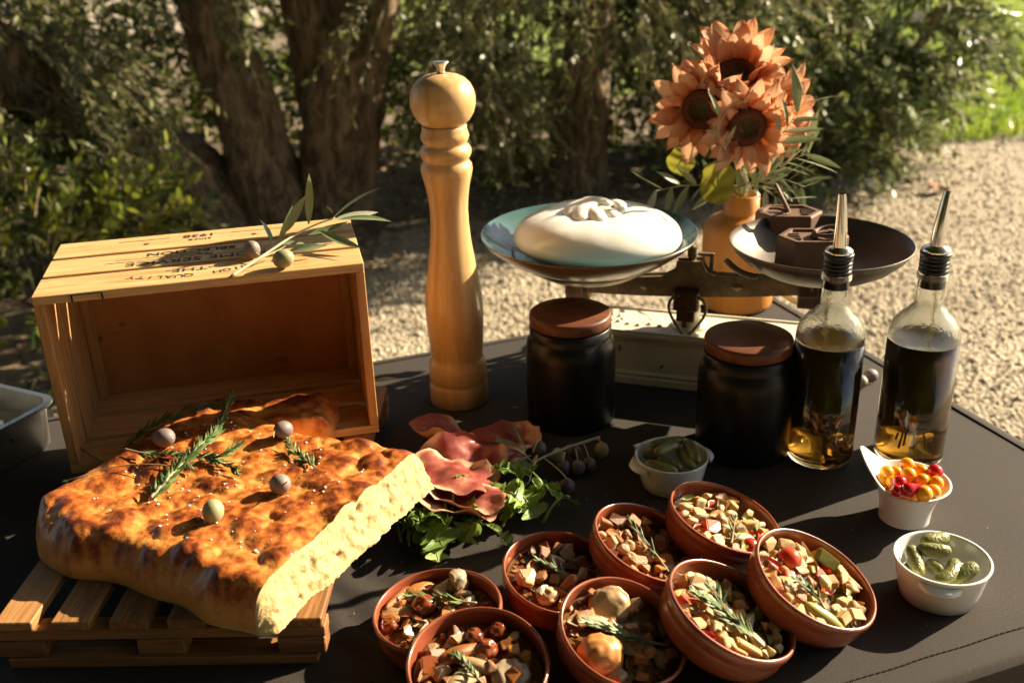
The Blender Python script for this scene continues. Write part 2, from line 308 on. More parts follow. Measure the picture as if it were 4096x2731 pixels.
def leaves_np(B, D, Nn, ll, lw, curl, k):
    """lanceolate leaves: base points, unit directions, normals, lengths, widths"""
    S_ = np.cross(D, Nn); S_ /= np.linalg.norm(S_, axis=1, keepdims=True)+1e-9; N2 = np.cross(S_, D)
    ll = ll[:, None]; lw = lw[:, None]; c = curl[:, None]
    b = B; m1 = B + D*ll*.35 + N2*ll*c*.5; m2 = B + D*ll*.72 + N2*ll*c*.35; t = B + D*ll - N2*ll*c*.5
    V = np.stack([b, m1-S_*lw, m1+S_*lw, m2-S_*lw*.8, m2+S_*lw*.8, t], 1)
    n = len(B); o = (np.arange(n)*6)[:, None]
    F3 = np.concatenate([np.array([[0, 2, 1]])+o, np.array([[3, 4, 5]])+o]); F4 = np.array([[1, 2, 4, 3]])+o
    return V.reshape(-1, 3), F4, F3, np.repeat(k, 6)
def foliage(r, C, D, L, nl, ll, lw, droop, spread, kvar=.35):
    n = len(C); L = L*r.uniform(.6, 1.3, n)
    D = D/ (np.linalg.norm(D, axis=1, keepdims=True)+1e-9)
    T = np.tile((np.arange(nl)+.5)/nl, (n, 1)); T = np.clip(T + r.normal(0, .02, T.shape), 0.03, 1)
    g = np.array([0, 0, -1.0])
    pos = C[:, None] + D[:, None]*(L[:, None, None]*T[..., None]) + g*(L[:, None, None]*droop*T[..., None]**2)
    tan = D[:, None] + g*2*droop*T[..., None]; tan /= np.linalg.norm(tan, axis=2, keepdims=True)
    rv = r.normal(size=tan.shape); rv -= tan*(rv*tan).sum(2, keepdims=True); rv /= np.linalg.norm(rv, axis=2, keepdims=True)
    ld = tan*(1-spread*T[..., None]*.3) + rv*spread; ld /= np.linalg.norm(ld, axis=2, keepdims=True)
    N_ = n*nl; nn = r.normal(size=(N_, 3)); nn[:, 2] = np.abs(nn[:, 2])+.3
    kk = r.uniform(-kvar, kvar, n)[:, None]*.6 + r.uniform(-kvar, kvar, (n, nl))
    lv = leaves_np(pos.reshape(-1, 3), ld.reshape(-1, 3), nn, ll*r.uniform(.55, 1.15, N_), lw*r.uniform(.7, 1.25, N_), r.normal(0, .12, N_), kk.ravel())
    # stems as three-sided tapering tubes
    ts = np.linspace(0, 1, 4); sp = C[:, None] + D[:, None]*(L[:, None, None]*ts[None, :, None]) + g*(L[:, None, None]*droop*ts[None, :, None]**2)
    a = np.cross(D, r.normal(size=D.shape)); a /= np.linalg.norm(a, axis=1, keepdims=True)+1e-9; b = np.cross(D, a)
    rad = np.array([.004, .003, .002, .0008])
    ring = np.stack([a*math.cos(x)+b*math.sin(x) for x in (0, 2.094, 4.189)], 1)
    SV = (sp[:, :, None] + ring[:, None]*rad[None, :, None, None]).reshape(-1, 3)
    q = np.array([(i*3+j, i*3+(j+1) % 3, (i+1)*3+(j+1) % 3, (i+1)*3+j) for i in range(3) for j in range(3)])
    SF = (q[None] + (np.arange(n)*12)[:, None, None]).reshape(-1, 4)
    return lv, (SV, SF)
def ell(r, n, c, rad, shell=.5):
    d = r.normal(size=(n, 3)); d /= np.linalg.norm(d, axis=1, keepdims=True)
    p = d*(shell + (1-shell)*r.random(n)[:, None])**.6
    k = max(6, n//11); q = p[r.integers(0, n, k)]                       # clump the twigs, leaving gaps
    near = np.argmin(((p[:, None]-q[None])**2).sum(2), 1); p = p + (q[near]-p)*r.uniform(.35, .75, n)[:, None]
    return np.array(c) + p*np.array(rad), d
def merge(parts):
    V, F4, F3, K = [], [], [], []; o = 0
    for v, f4, f3, k in parts:
        V.append(v); F4.append(f4+o); F3.append(f3+o); K.append(k); o += len(v)
    return np.concatenate(V), np.concatenate(F4), np.concatenate(F3), np.concatenate(K)
def merge_s(parts):
    V, F = [], []; o = 0
    for v, f in parts: V.append(v); F.append(f+o); o += len(v)
    return np.concatenate(V), np.concatenate(F)
def crown(parent, groups, m, base):
    lv = merge([g[0] for g in groups]); sv = merge_s([g[1] for g in groups]); b = np.array(base)
    c = obj('crown', np_mesh('crown', lv[0]-b, lv[1], lv[2], lv[3]), m, parent); c['kind'] = 'stuff'
    t = obj('twigs', np_mesh('twigs', sv[0]-b, sv[1]), MT['twig'], parent); t['kind'] = 'stuff'
def trunk(parent, pts, radii, base, name='trunk', n=22, amp=.21, seed=0):
    path = spl(pts, 9); m = len(path); rr = [radii[0]]*m
    for i in range(m):
        t = i/(m-1)*(len(radii)-1); a = min(int(t), len(radii)-2); rr[i] = radii[a] + (radii[a+1]-radii[a])*(t-a)
    mb = MB(); mb.tube([p - Vector(base) for p in path], rr, n)
    nv = []
    for i in range(m):
        c = path[i] - Vector(base)
        for j in range(n):
            p = Vector(mb.v[i*n+j]); d = p - c; q = p + Vector((seed*7.1, 0, 0))
            f = 1 + amp*mnoise.noise(Vector((q.x*7, q.y*7, q.z*2.2))) + amp*.8*mnoise.noise(Vector((q.x*20, q.y*20, q.z*4))) + amp*.5*math.sin(j/n*2*math.pi*3 + c.z*3 + seed)
            nv.append(c + d*f)
    mb.v[:m*n] = [tuple(p) for p in nv]
    return mb.build(name, MT['bark'], parent)

r = np.random.default_rng(5)
# --- olive tree with three stems, behind the crate
b = (-1.02, 4.3, GROUND)
t = thing('olive_tree', 'old olive tree with three thick leaning stems behind the wooden crate', 'tree', b)
trunk(t, [(-1.12, 4.32, -.85), (-1.28, 4.24, -.6), (-1.52, 4.14, -.32), (-1.85, 4.0, -.02), (-2.3, 3.8, .5)], [.24, .19, .165, .14, .10], b, seed=1)
trunk(t, [(-1.02, 4.3, -.85), (-1.03, 4.3, -.6), (-1.09, 4.3, -.22), (-1.17, 4.3, .2), (-1.25, 4.3, .7), (-1.5, 4.4, 1.5)], [.20, .165, .14, .118, .11, .08], b, seed=2)
trunk(t, [(-.80, 4.42, -.85), (-.76, 4.42, -.6), (-.69, 4.42, -.22), (-.56, 4.44, .18), (-.40, 4.5, .7), (-.1, 4.6, 1.5)], [.19, .165, .165, .15, .12, .08], b, seed=3)
trunk(t, [(-.72, 4.44, -.3), (-.76, 4.42, .0), (-.82, 4.42, .3), (-.95, 4.4, .9)], [.13, .125, .11, .08], b, seed=4, name='limb')
G = []
C, d = ell(r, 420, (-2.05, 3.75, .22), (.78, .6, .62), .25); D = d*np.array([.6, .6, .2]) + np.array([.5, -.2, -.6]) + r.normal(0, .35, d.shape)
keep = ~((C[:, 0] > -1.32))
G.append(foliage(r, C[keep], D[keep], .34, 22, .056, .0062, .28, .75))
C, d = ell(r, 60, (-1.75, 3.6, -.3), (.55, .4, .28), .2); D = d*.5 + np.array([.4, -.1, -.5]); G.append(foliage(r, C[C[:, 0] < -1.3], D[C[:, 0] < -1.3], .3, 20, .056, .0062, .3, .75))
C, d = ell(r, 900, (-1.7, 4.2, 1.4), (1.7, 1.5, .75), .2); D = d + np.array([0, 0, -.4]); G.append(foliage(r, C, D, .38, 20, .058, .0068, .35, .75))
C, d = ell(r, 26, (-1.2, 4.05, .3), (.45, .2, .22), .2); D = d*.5 + np.array([.2, -.2, -1]); G.append(foliage(r, C, D, .26, 18, .056, .006, .2, .7))
crown(t, G, MT['olive_leaf_far'], b)
# --- second olive tree behind the scale
b = (.36, 4.8, GROUND)
t = thing('olive_tree', 'slimmer olive tree with one trunk behind the burrata, branches hanging over it', 'tree', b)
trunk(t, [(.32, 4.8, -.85), (.34, 4.8, -.6), (.38, 4.85, -.25), (.42, 4.9, .1), (.45, 4.95, .6), (.4, 5, 1.4)], [.175, .14, .115, .10, .09, .06], b, seed=5, amp=.1)
G = []
C, d = ell(r, 430, (.30, 4.45, .24), (1.0, .55, .44), .3); D = d*np.array([.7, .6, .1]) + np.array([.1, -.3, -.75]) + r.normal(0, .35, d.shape)
keep = (C[:, 2] > .06) | (C[:, 0] < .06) | (C[:, 0] > .66); C, D, d = C[keep], D[keep], d[keep]
G.append(foliage(r, C, D, .34, 22, .056, .0062, .22, .75))
C, d = ell(r, 110, (-.12, 4.5, -.14), (.30, .3, .22), .2); D = d*.6 + np.array([.3, -.2, -.6]); G.append(foliage(r, C, D, .3, 20, .054, .006, .25, .75))
C, d = ell(r, 80, (.95, 4.4, .02), (.34, .35, .26), .2); D = d*.6 + np.array([.2, -.2, -.7]); G.append(foliage(r, C, D, .3, 20, .054, .006, .25, .75))
C, d = ell(r, 110, (.2, 4.9, 1.1), (1.3, 1.1, .6), .3); D = d + np.array([0, 0, -.4]); G.append(foliage(r, C, D, .38, 20, .058, .0068, .35, .75))
C, d = ell(r, 300, (1.0, 4.1, 1.0), (.9, .6, .36), .1); D = d + np.array([0, 0, -.2]); G.append(foliage(r, C, D, .36, 20, .062, .008, .3, .75))  # unseen leaf mass added above the view to shade the bushes at left
crown(t, G, MT['olive_leaf_far'], b)
for pts in ([(.30, 4.75, -.33), (.0, 4.6, -.25), (-.3, 4.5, -.12), (-.5, 4.45, .05)], [(-.02, 4.4, -.12), (.0, 4.35, -.35), (.03, 4.33, -.6)]):
    mb = MB(); mb.tube([Vector(p)-Vector(b) for p in spl(pts, 6)], .012 if len(pts) == 4 else .006, 6); mb.build('branch', MT['twig'], t)
# --- dense hedge behind the trees
b = (-1.6, 6.0, GROUND)
t = thing('hedge', 'dense dark hedge with small yellow green leaves behind the olive trunks', 'hedge', b)
G = []
n = 2600
C = np.stack([r.uniform(-4.6, 1.4, n), 5.35 + .75*r.random(n)**1.4, -.8 + 1.35*r.random(n)**.9], -1)
D = np.stack([r.normal(.1, .5, n), r.normal(-.7, .4, n), r.normal(.1, .6, n)], -1)
G.append(foliage(r, C, D, .3, 14, .05, .014, .1, .8))
crown(t, G, MT['hedge_leaf'], b)
for x in (-3.6, -2.7, -1.9, -1.2, -.3, .6):
    trunk(t, [(x, 6.4, -.8), (x+.05, 6.4, 0), (x-.05, 6.4, .9)], [.05, .04, .02], b, 'stem', n=8)
# --- low shrub between the olive trunk and the mill
b = (-.35, 5.0, GROUND)
t = thing('shrub', 'small yellow green shrub catching sun behind the pepper mill', 'bush', b)
C, d = ell(r, 150, (-.05, 5.05, -.48), (.42, .22, .26), .2); D = d + np.array([0, -.3, .4]); G = [foliage(r, C, D, .2, 14, .045, .010, .1, .8)]
MT['shrub_leaf'] = leafmat('shrub_leaf', (0.15, 0.20, 0.02), (0.30, 0.30, 0.03), transl=.4)
crown(t, G, MT['shrub_leaf'], b)
# --- low dark ground bushes left of the crate
b = (-2.6, 4.4, GROUND)
t = thing('shrub', 'dark leafy shrub at the picture edge behind the steel pan', 'bush', b)
C, d = ell(r, 420, (-2.35, 4.0, -.55), (.85, .5, .42), .25); D = d + np.array([.1, -.4, .2]); G = [foliage(r, C, D, .28, 18, .055, .011, .15, .8)]
C, d = ell(r, 260, (-1.50, 2.95, -.52), (.52, .45, .34), .2); D = d + np.array([.1, -.4, .3]); G.append(foliage(r, C, D, .24, 18, .050, .009, .15, .8))
crown(t, G, MT['hedge_leaf'], b)
# --- big bush on the right
b = (1.7, 5.2, GROUND)
t = thing('oleander_bush', 'large sunlit bush with long narrow leaves beside the lawn', 'bush', b)
G = []
for n, c, rad in ((560, (1.58, 5.35, -.02), (.82, .6, .42)), (260, (1.45, 4.95, -.42), (.55, .35, .3)), (130, (1.92, 5.35, -.30), (.42, .35, .26)), (240, (1.05, 5.2, -.05), (.55, .5, .6)), (90, (1.25, 4.75, -.56), (.35, .25, .17))):
    C, d = ell(r, n, c, rad, .45); D = d + np.array([.15, -.35, .35]); G.append(foliage(r, C, D, .32, 20, .078, .0085, .45, .75))
crown(t, G, MT['oleander_leaf'], b)
for k in range(7):
    a = k*.9; trunk(t, [(1.6+.2*math.cos(a), 5.1+.15*math.sin(a), -.8), (1.65+.35*math.cos(a), 5.15+.3*math.sin(a), -.3), (1.7+.55*math.cos(a), 5.2+.45*math.sin(a), .1)], [.025, .018, .01], b, 'stem', n=7)
MT['white_petal'] = mat('white_petal', (0.85, 0.78, 0.66), rough=.6, transl=.3)
fl = thing('oleander_flower', 'single white flower near the top of the large bush', 'flower', (1.93, 4.93, -.02))
for k in range(6):
    mb = MB(); a = k*1.047; mb.add([(0, 0, 0), (.02, -.014, .012), (.036, 0, .016), (.02, .014, .012)], [(0, 1, 2, 3)]); mb.build('petal', MT['white_petal'], fl, rot=(R_(60), a*0, 0)).rotation_euler = (R_(70), 0, 0)
    fl.children[-1].matrix_local = Matrix.Rotation(R_(75), 4, 'X') @ Matrix.Rotation(a, 4, 'Z')
# --- shade tree added out of view, its crown darkens the table by blocking sky
b = (-2.6, -1.6, GROUND)
t = thing('added_shade_tree', 'added tall broad tree, unseen, whose crown blocks sky light over the table', 'tree', b)
trunk(t, [(-2.6, -1.6, -.85), (-2.55, -1.5, .2), (-2.3, -1.3, 1.3), (-1.6, -.8, 2.3)], [.26, .2, .17, .12], b, seed=9)
trunk(t, [(-2.5, -1.45, .6), (-2.6, -.8, 1.5), (-2.2, .3, 2.4)], [.14, .12, .08], b, 'limb', seed=8)
C, d = ell(r, 4200, (-.6, .9, 2.8), (2.9, 3.9, .75), .0); D = d + np.array([0, 0, .1]); G = [foliage(r, C, D, .5, 12, .17, .035, .2, .9)]
C, d = ell(r, 1500, (-3.2, -1.6, 1.4), (1.3, 2.6, 1.5), .2); D = d + np.array([0, 0, .1]); G.append(foliage(r, C, D, .5, 12, .17, .035, .2, .9))
crown(t, G, MT['hedge_leaf'], b)
for i, (x, y, h) in enumerate(((-3.4, -4.0, 5.2), (-2.0, -4.3, 5.8), (-.6, -4.1, 5.4), (.8, -4.4, 6.0), (2.2, -4.2, 5.5), (3.5, -3.9, 5.1))):  # cypresses added out of view to cut sky light from behind
    b = (x, y, GROUND); t = thing('added_cypress', 'added unseen dark cypress number %s in the row blocking sky behind the photographer' % ('one', 'two', 'three', 'four', 'five', 'six')[i], 'tree', b, 0, 'added cypress row')
    mb = MB(); mb.tube([(0, 0, -.1), (0, 0, .7)], [.11, .09], 10); mb.build('trunk', MT['bark'], t)
    n = 1500; zz = r.random(n); a = r.uniform(0, 6.28, n); rad = .72*np.sin(np.pi*np.clip(zz*.93+.07, 0, 1))**.6*(1-.55*zz)
    C = np.stack([x+rad*np.cos(a), y+rad*np.sin(a), GROUND+.4+zz*h], -1); D = np.stack([np.cos(a)*.5, np.sin(a)*.5, np.ones(n)], -1)
    crown(t, [foliage(r, C, D, .35, 8, .20, .045, 0, .5)], MT['hedge_leaf'], b)
# --- grass on the lawn
n = 42000
y = 5.5 + 9*r.random(n)**1.5; x = r.uniform(-.1, 1, n)*(y*.62) + .35*y - .6*r.random(n)
ok = (x > 1.9) & (y > 5.30 + .42*(x-2.1)*np.where(x < 3, 1, .6) + r.normal(0, .12, n)); P = np.stack([x, y, np.full(n, GROUND)], -1)[ok]; n = len(P)
D = np.stack([r.normal(0, .45, n), r.normal(0, .45, n), np.ones(n)], -1); D /= np.linalg.norm(D, axis=1, keepdims=True)
lv = leaves_np(P, D, r.normal(size=(n, 3)), r.uniform(.04, .11, n), r.uniform(.002, .0045, n)*1.3, r.normal(0, .2, n), np.clip(.5*np.sin(P[:, 0]*2.3+P[:, 1]*1.7)*.4 + r.uniform(-.4, .4, n), -.5, .5))
tag(obj('grass', np_mesh('grass', *lv[:3], lv[3]), MT['grass']), 'short sunlit lawn grass in the upper right corner', 'grass', None, 'stuff')
# --- leaf litter under the trees
n = 1700
P = np.stack([r.uniform(-2.2, 1.5, n), r.uniform(3.7, 5.4, n), np.full(n, GROUND+.012)], -1); D = r.normal(size=(n, 3)); D[:, 2] *= .25; D /= np.linalg.norm(D, axis=1, keepdims=True)
MT['litter'] = leafmat('litter', (0.16, 0.09, 0.04), (0.42, 0.28, 0.12), transl=.1, rough=.8)
lv = leaves_np(P, D, np.tile([0., 0, 1], (n, 1))+r.normal(0, .3, (n, 3)), r.uniform(.03, .06, n), r.uniform(.006, .012, n), r.normal(0, .2, n), r.uniform(-.4, .4, n))
tag(obj('leaf_litter', np_mesh('leaf_litter', *lv[:3], lv[3]), MT['litter']), 'dry brown fallen leaves on the shaded soil under the olive trees', 'fallen leaves', None, 'stuff')
MT['dry_leaf'] = mat('dry_leaf', (0.30, 0.09, 0.035), (0.20, 0.06, 0.03), rough=.8, nscale=40)
for (x, y, a, s, lab) in ((1.96, 4.52, .4, 1, 'curled red brown dead leaf on the gravel beside the bush'), (2.07, 4.6, 1.6, .6, 'small red brown dead leaf on the gravel behind the curled one')):
    mb = MB(); mb.grid(lambda u, v: ((u-.5)*.12*s, (v-.5)*.07*s*math.sin(math.pi*(u*.9+.05)), .012+.025*s*abs(v-.5)+.012*math.sin(u*5)), 8, 4)
    tag(mb.build('dry_leaf', MT['dry_leaf'], loc=(x, y, GROUND+.008), rot=(0, 0, a)), lab, 'leaf', 'dead leaves on the gravel')

# ================================================================== TABLE
TRZ = R_(19.3); TC = Vector((.389, 1.44, 0))
table = thing('table', 'long table under a fitted dark brown stretch cloth', 'table', (TC.x, TC.y, GROUND), TRZ)
TW, TD, TH = 1.83, .765, -GROUND
def tl(p):  # world xy -> table-local
    d = Vector((p[0]-TC.x, p[1]-TC.y, 0)); c, s = math.cos(-TRZ), math.sin(-TRZ); return (d.x*c-d.y*s, d.x*s+d.y*c)
wr = tl((-.115, .70))
def top_fn(u, v):
    x = -TW*(1-u); y = -TD*(1-v)
    z = TH + .0005*mnoise.noise(Vector((x*9, y*9, 0)))
    dx, dy = x-wr[0], y-wr[1]
    q = math.exp(-((dx/.075)**2 + (dy/.11)**2))
    z += .0016*q*(math.sin((dx*1.0+dy*.42)*150 + 2*mnoise.noise(Vector((x*20, y*20, 3)))) + .3)
    e = min(-x, x+TW, -y, y+TD)
    z -= .006*(1-smoothstep(0, .006, e))
    return (x, y, z)
mb = MB(); mb.grid(top_fn, 420, 200); mb.build('cloth_top', MT['cloth'], table)
def skirt():
    ring = [(0, 0), (0, -TD), (-TW, -TD), (-TW, 0), (0, 0)]; pts = []
    for i in range(4):
        a, c = ring[i], ring[i+1]
        for j in range(60): pts.append((a[0]+(c[0]-a[0])*j/60, a[1]+(c[1]-a[1])*j/60))
    n = len(pts); vs = []
    for kz in range(9):
        f = kz/8
        for i, (x, y) in enumerate(pts):
            w = .010*f*math.sin(i*.7)+.004*f*math.sin(i*1.9); cx, cy = x+TW/2, y+TD/2; l = math.hypot(cx/TW, cy/TD)+1e-6
            vs.append((x + w*cx/TW*2 + .0005*(1 if cx > 0 else -1), y + w*cy/TD*2, TH-.006 - .42*f))
    return vs, [(k*n+i, k*n+(i+1) % n, (k+1)*n+(i+1) % n, (k+1)*n+i) for k in range(8) for i in range(n)]
mb = MB(); mb.add(*skirt()); mb.build('skirt', MT['cloth'], table)
for p, q in (((-.018, -TD+.005), (-.018, -.005)), ((-TW+.01, -.018), (-.002, -.018))):
    mb = MB(); mb.tube([(p[0], p[1], TH+.0002), (q[0], q[1], TH+.0002)], .0016, 6); mb.build('seam', MT['cloth_dark'], table)
mb = MB(); x = -1.25
while x < -.01:
    mb.box((x, -TD+.028+.0004*math.sin(x*90), TH+.0006), (.0034, .0010, .0010)); x += .0058
o = mb.build('stitching', MT['cloth_dark'], table); o['kind'] = 'stuff'
mb = MB(); rc = random.Random(8)
for _ in range(70):
    q = rc.random(); px, py = (-.12+rc.gauss(0, .05), .70+rc.gauss(0, .07)) if q < .45 else (rc.uniform(-.1, .45), rc.uniform(.62, 1.0)); s_ = rc.uniform(.0004, .0009)
    mb.box((px, py, s_*.4+.0006), (s_*1.4, s_, s_*.8), Matrix.Rotation(rc.uniform(0, 3), 3, 'Z'), jit=s_*.25)
MT['crumbs'] = mat('crumbs', (0.55, 0.36, 0.17), (0.35, 0.2, 0.09), rough=.9, nscale=200)
tag(mb.build('crumbs', MT['crumbs']), 'tiny bread crumbs scattered on the dark cloth', 'crumbs', None, 'stuff')
for lx, ly in ((-.12, -.1), (-.12, -TD+.1), (-TW+.12, -.1), (-TW+.12, -TD+.1)):
    mb = MB(); mb.tube([(lx, ly, 0), (lx, ly, TH-.03)], .014, 10); mb.build('leg', MT['steel'], table)
mb = MB(); mb.box((-TW/2, -TD/2, TH-.025), (TW-.03, TD-.03, .03)); mb.build('tabletop', MT['cloth_dark'], table)

# ================================================================== PALLET, CRATE, STEEL PAN
pal = thing('pallet_board', 'miniature wooden pallet serving board under the focaccia', 'serving board', (-.283, .862, 0), R_(-1.5))
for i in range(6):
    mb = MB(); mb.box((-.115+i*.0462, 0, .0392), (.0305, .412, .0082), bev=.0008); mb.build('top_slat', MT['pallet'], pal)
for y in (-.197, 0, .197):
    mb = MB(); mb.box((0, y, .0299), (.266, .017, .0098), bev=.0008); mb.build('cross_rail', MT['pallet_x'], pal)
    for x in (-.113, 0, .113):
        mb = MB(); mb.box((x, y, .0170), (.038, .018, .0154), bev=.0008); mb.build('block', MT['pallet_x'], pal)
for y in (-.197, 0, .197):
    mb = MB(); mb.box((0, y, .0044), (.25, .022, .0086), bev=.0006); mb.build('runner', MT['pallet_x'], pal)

CRZ = R_(12.4)
crate = thing('wooden_crate', 'open pine crate lying on its side with upside down print on top', 'crate', (-.443, .889, .0435), CRZ)
CW, CD, CH, CT = .307, .164, .1885, .0090; KX = CW/.281
sl = .0496; gp = (CD - 3*sl)/2
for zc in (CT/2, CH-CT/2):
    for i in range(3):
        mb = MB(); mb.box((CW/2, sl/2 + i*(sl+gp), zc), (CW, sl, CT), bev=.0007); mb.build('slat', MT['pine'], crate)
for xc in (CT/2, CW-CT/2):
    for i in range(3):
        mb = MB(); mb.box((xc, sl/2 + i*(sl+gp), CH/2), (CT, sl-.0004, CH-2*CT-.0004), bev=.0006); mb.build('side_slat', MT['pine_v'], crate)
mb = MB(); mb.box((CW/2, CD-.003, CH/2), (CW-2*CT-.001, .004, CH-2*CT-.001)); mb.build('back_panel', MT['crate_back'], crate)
for x in (CT+.005, CW-CT-.005):
    for y in (CD-.0115, ):
        mb = MB(); mb.box((x, y, CH/2), (.0095, .0125, CH-2*CT-.001), bev=.0006); mb.build('corner_batten', MT['pine_v'], crate)
mb = MB()   # wire staples on the front edge
for x in (.035, .062): mb.box((x, -.0008, CH-.005), (.0014, .0012, .007))
mb.box((.0485, -.0008, CH-.0016), (.027, .0012, .0012)); mb.build('staple', MT['print'], crate)
def letter(body, cx, cy, size, sx=1.0, shear=0.0, rz=math.pi, off=0.0):
    cx *= KX; size *= KX*.88
    cu = bpy.data.curves.new('lettering', 'FONT'); cu.body = body; cu.size = size; cu.align_x = 'CENTER'; cu.align_y = 'CENTER'; cu.shear = shear; cu.offset = off
    cu.extrude = .00008; cu.resolution_u = 3; cu.materials.append(MT['print'])
    tmp = bpy.data.objects.new('tmp_text', cu); COL.objects.link(tmp); bpy.context.view_layer.update()
    me = bpy.data.meshes.new_from_object(tmp.evaluated_get(bpy.context.evaluated_depsgraph_get())); bpy.data.objects.remove(tmp)
    o = obj('lettering', me, MT['print'], crate, loc=(cx, cy, CH+.0003), rot=(0, 0, rz)); o.scale = (sx, 1, 1)
ZT = [sl/2 + i*(sl+gp) for i in range(3)]
for s, (cx, cy) in enumerate(((.132, ZT[2]+.009), )): letter('1938', cx, cy, .0155, 1.15, off=.0002)
letter('since', .133, ZT[2]-.0055, .0115, 1.1); letter('·', .103, ZT[2]-.0045, .012); letter('·', .163, ZT[2]-.0045, .012)
letter('SELECTION', .127, ZT[1]+.0135, .0135, 1.35, off=.0003); letter('Premium', .127, ZT[1]+.0015, .0105, 1.3, shear=.35)
letter('HOME SERVICE', .133, ZT[1]-.0135, .0165, 1.3)
letter('-THE-', .128, ZT[0]+.0105, .0145, 1.35)
txt = 'HIGH  QUALITY'
for i, ch in enumerate(txt):
    a = (i-(len(txt)-1)/2); letter(ch, .128 - a*.0082, ZT[0]-.007+.00028*a*a, .0115, 1.2, rz=math.pi - a*.05)
for x0, x1, y in ((.056, .104, ZT[2]+.009), (.162, .215, ZT[2]+.009), (.05, .205, ZT[1]-.0045), (.06, .10, ZT[1]+.0035), (.155, .20, ZT[1]+.0035)):
    mb = MB(); mb.box(((x0+x1)/2*KX, y, CH+.0003), ((x1-x0)*KX, .0007, .00016)); mb.build('printed_rule', MT['print'], crate)
for x in (.083, .185):
    mb = MB(); vs = [(0, 0, 0)] + [((.0042 if k % 2 == 0 else .0018)*math.sin(k*math.pi/5), -(.0042 if k % 2 == 0 else .0018)*math.cos(k*math.pi/5), 0) for k in range(10)]
    mb.add(vs, [(0, 1+k, 1+(k+1) % 10) for k in range(10)]); mb.build('printed_star', MT['print'], crate, loc=(x*KX, ZT[2]-.0055, CH+.0004))

# steel pan at the left edge
def rrect(hx, hy, r, n=6):
    out = []
    for cx, cy, a0 in ((hx-r, hy-r, 0), (-hx+r, hy-r, 90), (-hx+r, -hy+r, 180), (hx-r, -hy+r, 270)):
        for k in range(n+1): a = R_(a0+90*k/n); out.append((cx+r*math.cos(a), cy+r*math.sin(a)))
    return out
def rr_loft(levels):
    vs = []; n = None
    for hx, hy, r, z in levels:
        p = rrect(hx, hy, r); n = len(p); vs += [(x, y, z) for x, y in p]
    fs = [(i*n+j, i*n+(j+1) % n, (i+1)*n+(j+1) % n, (i+1)*n+j) for i in range(len(levels)-1) for j in range(n)]
    fs.append(tuple(range((len(levels)-1)*n, len(levels)*n)))
    fs.append(tuple(range(n-1, -1, -1))); return vs, fs
a = R_(64); cdir = Vector((math.cos(a), math.sin(a), 0)); ldir = Vector((-math.sin(a), math.cos(a), 0))
pc = Vector((-.513, 1.032, 0)) - cdir*.085 + ldir*.062
sp = thing('steel_pan', 'shallow rectangular stainless steel pan cut off by the left edge', 'pan', pc, a)
mb = MB(); mb.add(*rr_loft([(.080, .050, .018, 0), (.083, .053, .020, .004), (.086, .056, .02, .050), (.092, .062, .022, .053), (.092, .062, .022, .056), (.085, .055, .02, .056), (.081, .051, .02, .006), (.076, .046, .018, .003)])); mb.build('tray', MT['steel'], sp, edge=50)
MT['clear'] = mat('clear', (0.9, 0.95, 0.95), rough=.12, transm=.9, ior=1.2, bump=.4, bscale=18, bdist=.01)
mb = MB(); mb.grid(lambda u, v: ((u-.5)*.158, (v-.5)*.098, .030+.010*mnoise.noise(Vector((u*4, v*3, 1)))), 30, 20); mb.build('melted_ice', MT['clear'], sp)

